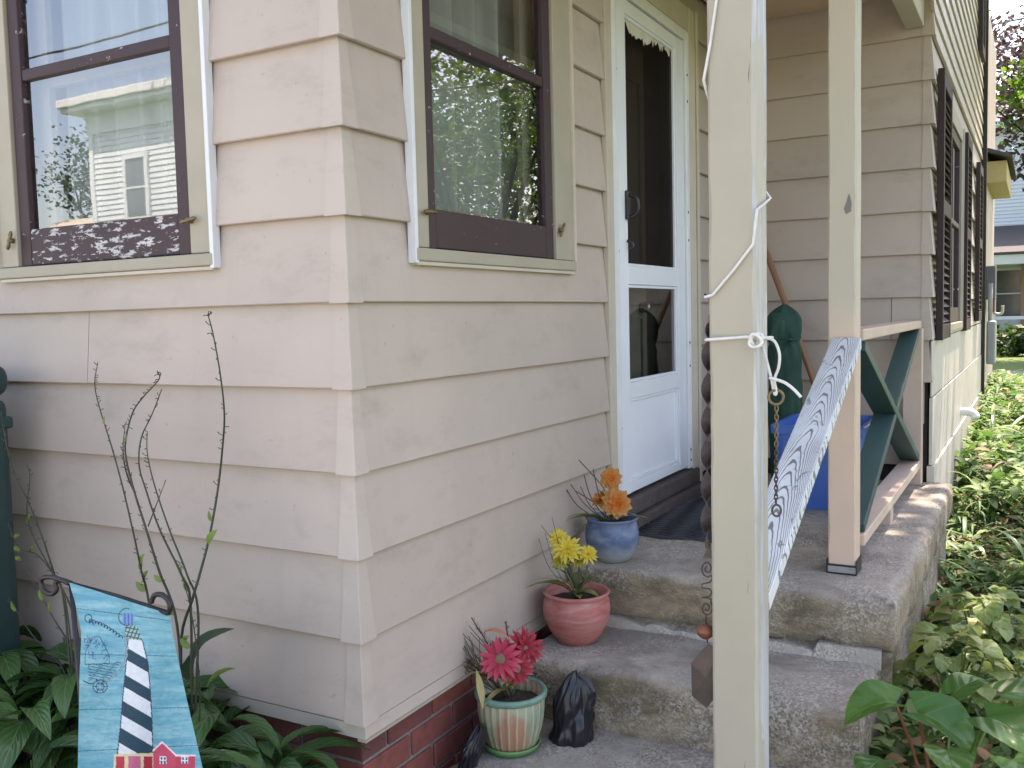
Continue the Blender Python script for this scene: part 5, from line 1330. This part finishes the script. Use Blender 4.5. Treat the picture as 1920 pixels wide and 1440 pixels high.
palebush(1.30, 1.78, 44, .46, 'pale yellow green round leaved plant beside the middle of the landing')
palebush(1.48, 1.30, 40, .40, 'pale yellow green round leaved plant out in the bed from the landing corner')
BIG = leaf_mat('broad_green_leaf', [(0,(.055,.17,.035)),(.5,(.075,.21,.04)),(1,(.13,.27,.055))], .33, .4, ((.17,.30,.10), 22., .22))
bg_ = leaf_mesh('leaf', BIG, L=.20, W=.17, droop=.45, fold=.10, n=10, shape='heart', ripple=.35, cols=4)
bg2 = leaf_mesh('leaf', BIG, L=.21, W=.16, droop=.75, fold=.30, n=10, shape='heart', ripple=.3, cols=4)
REDST = simple('red_brown_stalk', (.25,.075,.035), (.18,.06,.03), 12, .5, .2)
def bigplant(x, y, leaves, label):
    o = empty('broadleaf_plant', (x, y, 0), label, 'plant')
    for (px, py, dep, rx, ry, rz, s, k) in leaves:
        p = CAM+(fw+rt*((px-960)/F_PX)+up*((720-py)/F_PX))*dep
        q = new('leaf', bg2 if k else bg_, None, o); q.location = p-o.location; q.rotation_euler = (rx, ry, rz); q.scale = (s,s,s)
        local(MB().tube(spline([Vector((x, y, -.01)), Vector((x, y, 0)).lerp(p, .5)+Vector((0,0,.04)), p+Vector((0,0,-.004))], 6), [.006]*3+[.005]*4+[.004]*6, 7).build('leaf_stalk', REDST if px < 1760 else SLEAF, o, smooth=True), o)
bigplant(1.24, .78, [(1680,1318,2.42,.15,-.25,2.1,.72,1),(1722,1338,2.40,-.10,.35,-1.7,.85,1),(1850,1345,2.30,.05,.25,-2.1,.82,0),(1655,1425,2.26,.35,.1,2.9,.55,0),(1770,1405,2.28,.30,-.1,-2.9,.66,0),(1885,1300,2.5,.2,.1,-1.2,.75,0),(1895,1425,2.15,.2,.0,-2.6,.7,0),(1790,1300,2.6,.5,.0,-.6,.62,0)],
   'broad heart leaved plant with red brown stalks at the foot of the steps')
bigplant(1.52, 1.0, [(1990,1330,2.5,.2,0,-1.4,.8,0),(2030,1400,2.3,.2,.2,-2.0,.8,0),(2000,1250,2.7,.2,-.1,-.6,.8,0)], 'broad heart leaved plant further out from the steps')

# ------------------------------------------------------------------ beyond the house
GREYM = simple('grey_enamel', (.33,.34,.33), (.28,.29,.28), 9, .45, .1)
ub = empty('utility_meter', (1.10, 8.25, G-.55), 'grey rounded utility meter box on the far end of the house', 'meter')
local(MB().box((1.03, 7.95, G-.60), (1.105, 8.25, G-.20)).build('meter_box', GREYM, ub, bevel=.015), ub)
local(MB().tube([(1.055, 8.1, G-.2), (1.055, 8.1, G+.15)], .02, 10).build('conduit', GREYM, ub, smooth=True), ub)
ub2 = empty('electric_box', (1.06, 8.5, G), 'dark grey electric box with copper pipe above the utility meter', 'electric box')
local(MB().box((1.0, 8.35, G+.0), (1.085, 8.65, G+.32)).build('box_body', simple('dark_grey_enamel', (.12,.125,.13), (.10,.1,.11), 9, .5, .1), ub2, bevel=.01), ub2)
local(MB().tube(spline([(1.06,8.5,G-.0),(1.06,8.5,G-.10),(1.09,8.5,G-.14),(1.14,8.5,G-.13),(1.145,8.5,G-.06)], 5), .014, 8).build('pipe', CREAM, ub2, smooth=True), ub2)
local(MB().box((1.02, 8.42, G-.12), (1.08, 8.58, G-.002)).build('fitting', COPPER, ub2, bevel=.006), ub2)
MB().box((.2, 7.91, 0), (1.0, 10.2, 4.2)).build('rear_wing', SID, house, bevel=.004)
YEL = simple('yellow_soffit_paint', (.55,.43,.18), (.48,.37,.16), 8, .6, .2)
MB().box((.98, 8.3, G+1.10), (1.17, 9.9, G+1.30)).build('wing_eave', YEL, house, bevel=.004)
MB().add([(.9,8.2,G+1.42),(1.22,8.2,G+1.305),(1.22,10,G+1.305),(.9,10,G+1.42),(.9,8.2,G+1.46),(1.22,8.2,G+1.335),(1.22,10,G+1.335),(.9,10,G+1.46)], [(3,2,1,0),(4,5,6,7),(0,1,5,4),(1,2,6,5),(2,3,7,6),(3,0,4,7)]).build('wing_roof', ROOFM, house)

WSID = simple('white_clapboard', (.68,.74,.78), (.63,.69,.74), 2, .6, .1)
WTRIM = simple('white_trim', (.70,.75,.79), (.65,.70,.74), 2, .5, .05)
DKWIN = simple('dark_window_glass', (.10,.12,.13), (.16,.18,.19), 2, .08, 0)
def clap(par, x0, x1, y, z0, z1, face, u=.115, alongx=True, skip=()):
    mb = MB(); z = z0
    while z < z1:
        q = [(x0, 0, z), (x1, 0, z), (x1, 1, min(z+u, z1)), (x0, 1, min(z+u, z1))]
        out = .022*face
        if alongx: v = [(x0, y+out, z), (x1, y+out, z), (x1, y, min(z+u, z1)), (x0, y, min(z+u, z1)), (x0, y, z), (x1, y, z)]
        else: v = [(y+out, x0, z), (y+out, x1, z), (y, x1, min(z+u, z1)), (y, x0, min(z+u, z1)), (y, x0, z), (y, x1, z)]
        mb.add(v, [(0,1,2,3), (0,4,5,1)]); z += u
    o = mb.build('siding', WSID, par); o['kind'] = 'stuff'; local(o, par)
def win(par, x, y, z, w_, h, face, alongx=True):
    wo_ = bpy.data.objects.new('window', None); COL.objects.link(wo_); wo_.parent = par; wo_.location = Vector((x, y, z))-par.location if alongx else Vector((y, x, z))-par.location
    def b(nm, a, c, m): 
        f = lambda p: (p[0], p[1]*face, p[2]) if alongx else (p[1]*face, p[0], p[2])
        MB().box(f(a), f(c)).build(nm, m, wo_)
    b('pane', (-w_/2, .0, 0), (w_/2, .03, h), DKWIN); b('frame', (-w_/2-.1, .0, -.05), (-w_/2, .06, h+.1), WTRIM); b('frame', (w_/2, .0, -.05), (w_/2+.1, .06, h+.1), WTRIM)
    b('frame', (-w_/2, .0, h), (w_/2, .06, h+.1), WTRIM); b('sill', (-w_/2, .0, -.06), (w_/2, .08, 0), WTRIM); b('glazing_bar', (-w_/2, .031, h*.5-.02), (w_/2, .05, h*.5+.02), WTRIM)
def far_house(label, x0, x1, yf, yb, face, h, wins, eave=.45):
    o = empty('white_house', ((x0+x1)/2, yf, 0), label, 'house')
    b = MB().box((x0+.02, yf-.01*face, -.02), (x1-.02, yb, h)).build('wall_core', WSID, o); local(b, o)
    clap(o, x0, x1, yf, .3, h, face); clap(o, min(yf,yb), max(yf,yb), x0+.02, .3, h, -1, alongx=False); clap(o, min(yf,yb), max(yf,yb), x1-.02, .3, h, 1, alongx=False)
    for xx in (x0, x1): local(MB().box((xx-.07, yf-.05*face, 0), (xx+.07, yf+.05*face, h)).build('corner_board', WTRIM, o), o)
    e0, e1 = min(yf,yb)-eave, max(yf,yb)+eave
    local(MB().box((x0-eave, e0, h), (x1+eave, e1, h+.10)).build('soffit', WTRIM, o), o); local(MB().box((x0-eave-.06, e0-.06, h+.102), (x1+eave+.06, e1+.06, h+.28)).build('cornice', WTRIM, o, bevel=.02), o)
    local(MB().box((x0-.1, yf+.0*face, h-.45), (x1+.1, yf+.06*face, h-.002)).build('frieze', WTRIM, o), o)
    cx, cy = (x0+x1)/2, (yf+yb)/2
    local(MB().add([(x0-eave,e0,h+.282),(x1+eave,e0,h+.282),(x1+eave,e1,h+.282),(x0-eave,e1,h+.282),(cx-1,cy,h+1.9),(cx+1,cy,h+1.9)], [(0,1,5,4),(1,2,5),(2,3,4,5),(3,0,4)]).build('roof', ROOFM, o), o)
    for (x, z, w_, hh) in wins: win(o, x, yf+.02*face, z, w_, hh, face)
    return o
# neighbour across the road, with a porch
nb = far_house('white clapboard house with a dark roofed porch across the road', -8, 6, 33, 42, -1, 7.0, [(-5,4.3,.9,1.6),(-2,4.3,.9,1.6),(1.9,4.3,.9,1.6),(4.5,4.3,.9,1.6)])
q1 = P(1880, 472, 1, 30.3); pz = P(1880, 478, 1, 29.9).z
local(MB().add([(-6,29.8,pz),(5,29.8,pz),(5,33,pz+1.0),(-6,33,pz+1.0),(-6,29.8,pz+.08),(5,29.8,pz+.08),(5,33,pz+1.08),(-6,33,pz+1.08)], [(3,2,1,0),(4,5,6,7),(0,1,5,4),(1,2,6,5),(2,3,7,6),(3,0,4,7)]).build('porch_roof', ROOFM, nb), nb)
local(MB().box((-6, 29.85, pz-.28), (5, 30.0, pz-.002)).build('porch_fascia', WTRIM, nb), nb)
for x in (-5.8, -3.6, -1.4, P(1862, 520, 1, 30).x, 2.4, 4.8): local(MB().box((x-.09, 29.88, .5), (x+.09, 30.05, pz-.282)).build('porch_column', WTRIM, nb), nb)
local(MB().box((-6, 29.8, .0), (5, 33, .55)).build('porch_floor', simple('shaded_porch_base', (.03,.032,.04), (.02,.022,.03), 5, .8, .1), nb), nb)  # near-black colour stands in for the shade at the porch base
local(MB().box((-6, 29.9, .95), (5, 29.98, 1.05)).build('porch_rail', WTRIM, nb), nb)
for x in (-4, -.6, .62, 3): win(nb, x, 32.97, 1.0, .8, 1.5, -1)
PINKW = simple('peach_door_paint', (.55,.36,.26), (.5,.32,.24), 3, .6, .1)
local(MB().box((.95, 32.9, .6), (1.7, 32.96, 2.7)).build('porch_door', PINKW, nb), nb)
# house behind the eye, seen mirrored in the left window (its eave corner by the sky)
far_house('white two storey house mirrored in the flaking sash window', -16.95, -6.5, -12.2, -22, 1, 6.1, [(-15.55,3.75,.6,1.25),(-13.2,3.75,.6,1.25),(-10.4,3.75,.6,1.25),(-13.2,1.1,.9,1.6)])
SHED = empty('garden_shed', (-19.6, -14, 0), 'low shed with pale roof mirrored in the flaking sash window', 'shed')
PALER = simple('pale_metal_roof', (.55,.50,.42), (.5,.46,.38), 3, .5, .1)
local(MB().box((-22, -16, -.02), (-17.6, -13, 3.2)).build('shed_wall', WSID, SHED), SHED)
local(MB().add([(-22.3,-12.7,3.15),(-17.3,-12.7,3.15),(-17.3,-16.3,3.15),(-22.3,-16.3,3.15),(-21.5,-14.5,4.25),(-18.2,-14.5,4.25)], [(0,1,5,4),(1,2,5),(2,3,4,5),(3,0,4),(3,2,1,0)]).build('roof', PALER, SHED), SHED)

# ------------------------------------------------------------------ trees
def tree(name, label, base, trunk_h, cr, cz, n, mats, size, seed, cat='tree', group=None, squash=.85, tr=.18, open_=.0):
    rd = random.Random(seed); o = empty(name, base, label, cat, group)
    TB = BARKT; mb = MB()
    top = Vector((0,0,trunk_h)); mb.tube(spline([(0,0,-.15),(.05*tr*5,0,trunk_h*.5),(0,0,trunk_h)], 6), [tr*(1.25-.5*i/12) for i in range(13)], 10)
    hubs = []
    for i in range(15):
        a = rd.uniform(0, 6.28); ph = rd.uniform(-.35, 1.3); q = Vector((math.cos(a)*math.cos(ph)*cr*.72, math.sin(a)*math.cos(ph)*cr*.72, cz+math.sin(ph)*cr*.72*squash))
        st = Vector((0,0,trunk_h*rd.uniform(.75,1))); mid = st.lerp(q, .5)+Vector((0,0,.12*cr)); mb.tube(spline([st, mid, q], 5), [tr*.5*(1-.8*k/10) for k in range(11)], 6); hubs.append(q)
        for k in range(3):
            q2 = q+Vector((rd.uniform(-1,1), rd.uniform(-1,1), rd.uniform(-.7,.9)))*cr*.38; mb.tube([mid.lerp(q, .6), q.lerp(q2,.5), q2], [tr*.16, tr*.1, tr*.05], 5); hubs.append(q2)
    mb.build('trunk', TB, o, smooth=True)
    tm = [(np.array([(-.5,0,0),(0,.15,.12),(.5,0,0),(.5,1,-.1),(0,1.15,.02),(-.5,1,-.1)])*np.array([.6,1,1]), np.array([(0,1,4,5),(1,2,3,4)]))]
    it = []
    for i in range(n):
        h = rd.choice(hubs); g = Vector((rd.gauss(0,1), rd.gauss(0,1), rd.gauss(0,.8)))*cr*.19; p = h+g
        it.append((0, mat4(p, rd.uniform(-1.1,1.1), rd.uniform(-1.1,1.1), rd.uniform(0,6.28), size*rd.uniform(.6,1.35)), rd.randrange(len(mats))))
    scatter('crown', mats, it, tm, o, smooth=False); return o
BARKT = simple('tree_bark', (.085,.065,.05), (.05,.04,.032), 9, .95, .9, 20, .03, stretch=(1,1,.2))
GL = [leaf_mat('bright_green_foliage', [(0,(.07,.15,.02)),(1,(.13,.24,.04))], .5, .4), leaf_mat('mid_green_foliage', [(0,(.04,.09,.018)),(1,(.07,.14,.03))], .5, .35)]
PL = [leaf_mat('purple_foliage', [(0,(.055,.03,.035)),(1,(.10,.055,.055))], .4, .25), leaf_mat('bronze_foliage', [(0,(.05,.04,.035)),(1,(.12,.09,.08))], .35, .25)]
DL = [leaf_mat('dark_green_foliage', [(0,(.03,.065,.015)),(1,(.055,.11,.025))], .5, .35), GL[1]]
b = P(1893, 250, 1, 26.5); tree('purple_tree', 'purple leaved tree standing past the far end of the house', (b.x+2.5, 26.5, 0), 3.2, 3.3, b.z+.1, 15000, PL, .15, 11)
b = P(1872, 240, 1, 24.5); tree('green_tree', 'bright green tree beside the purple leaved tree', (b.x+2.3, 24.5, 0), 3.4, 2.1, b.z+.1, 9000, [GL[0]], .13, 12)
tree('shade_tree', 'large shade tree beside the house mirrored in the window by the storm door', (9.8, 17.0, 0), 1.1, 5.2, 4.9, 17000, [GL[0], GL[1]], .13, 13, tr=.13)
tree('shade_tree', 'tall shade tree in the side yard with a high crown', (4.4, 6.0, 0), 5.2, 3.6, 8.3, 11000, DL, .16, 14, tr=.2)
tree('shade_tree', 'wide low tree far behind the large shade tree', (19, 30, 0), 1.2, 6.0, 4.5, 12000, DL, .2, 18, tr=.16)
tree('yard_tree', 'green tree against the corner of the mirrored white house', (-20.2, -15.5, 0), 3.0, 2.0, 5.1, 7000, DL, .09, 15)
tree('yard_tree', 'dark tree overhanging the sky at the left of the mirrored view', (-22.5, -11.5, 0), 5.0, 1.9, 9.6, 6000, DL, .10, 16)
tree('yard_tree', 'dark tree overhanging the roof of the mirrored white house', (-11.5, -11.0, 0), 5.4, 1.8, 8.9, 6000, DL, .10, 17)
# clipped bushes and lawn before the porch of the house across the road
for i, (x, r) in enumerate(((-3.2,.9),(-1.7,.8),(-.5,.85),(.6,.8),(1.7,.85),(3.0,.9))):
    rd = random.Random(40+i); it = []
    for k in range(700):
        v = Vector((rd.gauss(0,1), rd.gauss(0,1), rd.gauss(0,1))).normalized()*rd.uniform(.75,1.05); it.append((0, mat4((v.x*r, v.y*.7, max(.02, .42+v.z*.45)), rd.uniform(-1,1), rd.uniform(-1,1), rd.uniform(0,6.28), .12*rd.uniform(.6,1.3)), 0))
    o = empty('bush', (x, 27.2, 0), 'low green bush in the row before the porch of the house across the road', 'bush', 'bushes before the far porch')
    tm = [(np.array([(-.4,0,0),(.4,0,0),(.4,1,-.1),(-.4,1,-.1)]), np.array([(0,1,2,3)]))]
    scatter('foliage', [DL[0]], it, tm, o, smooth=False); MB().tube([(0,0,-.05),(0,0,.4)], .03, 6).build('stem', BARKT, o)
for i, (pa, pb) in enumerate((((1845,50),(1925,33)), ((1845,102),(1925,84)))):
    a, b = P(*pa, 1, 14+i*4), P(*pb, 1, 13+i*4); d = b-a
    o = MB().tube(spline([a-d*4, a+Vector((0,0,-.01)), b, b+d*14], 6), .012, 6).build('power_line', BLACKP); tag(o, ('upper', 'lower')[i]+' overhead power line crossing the sky past the house', 'power line')
for nm, pts in (('mirrored', [(-30,-9.6,7.4),(-18,-9.8,6.6),(-6,-10,6.9),(6,-10,7.8)]),):
    o = MB().tube(spline(pts, 8), .02, 6).build('power_line', BLACKP); tag(o, 'sagging cable mirrored across the flaking sash window', 'power line')
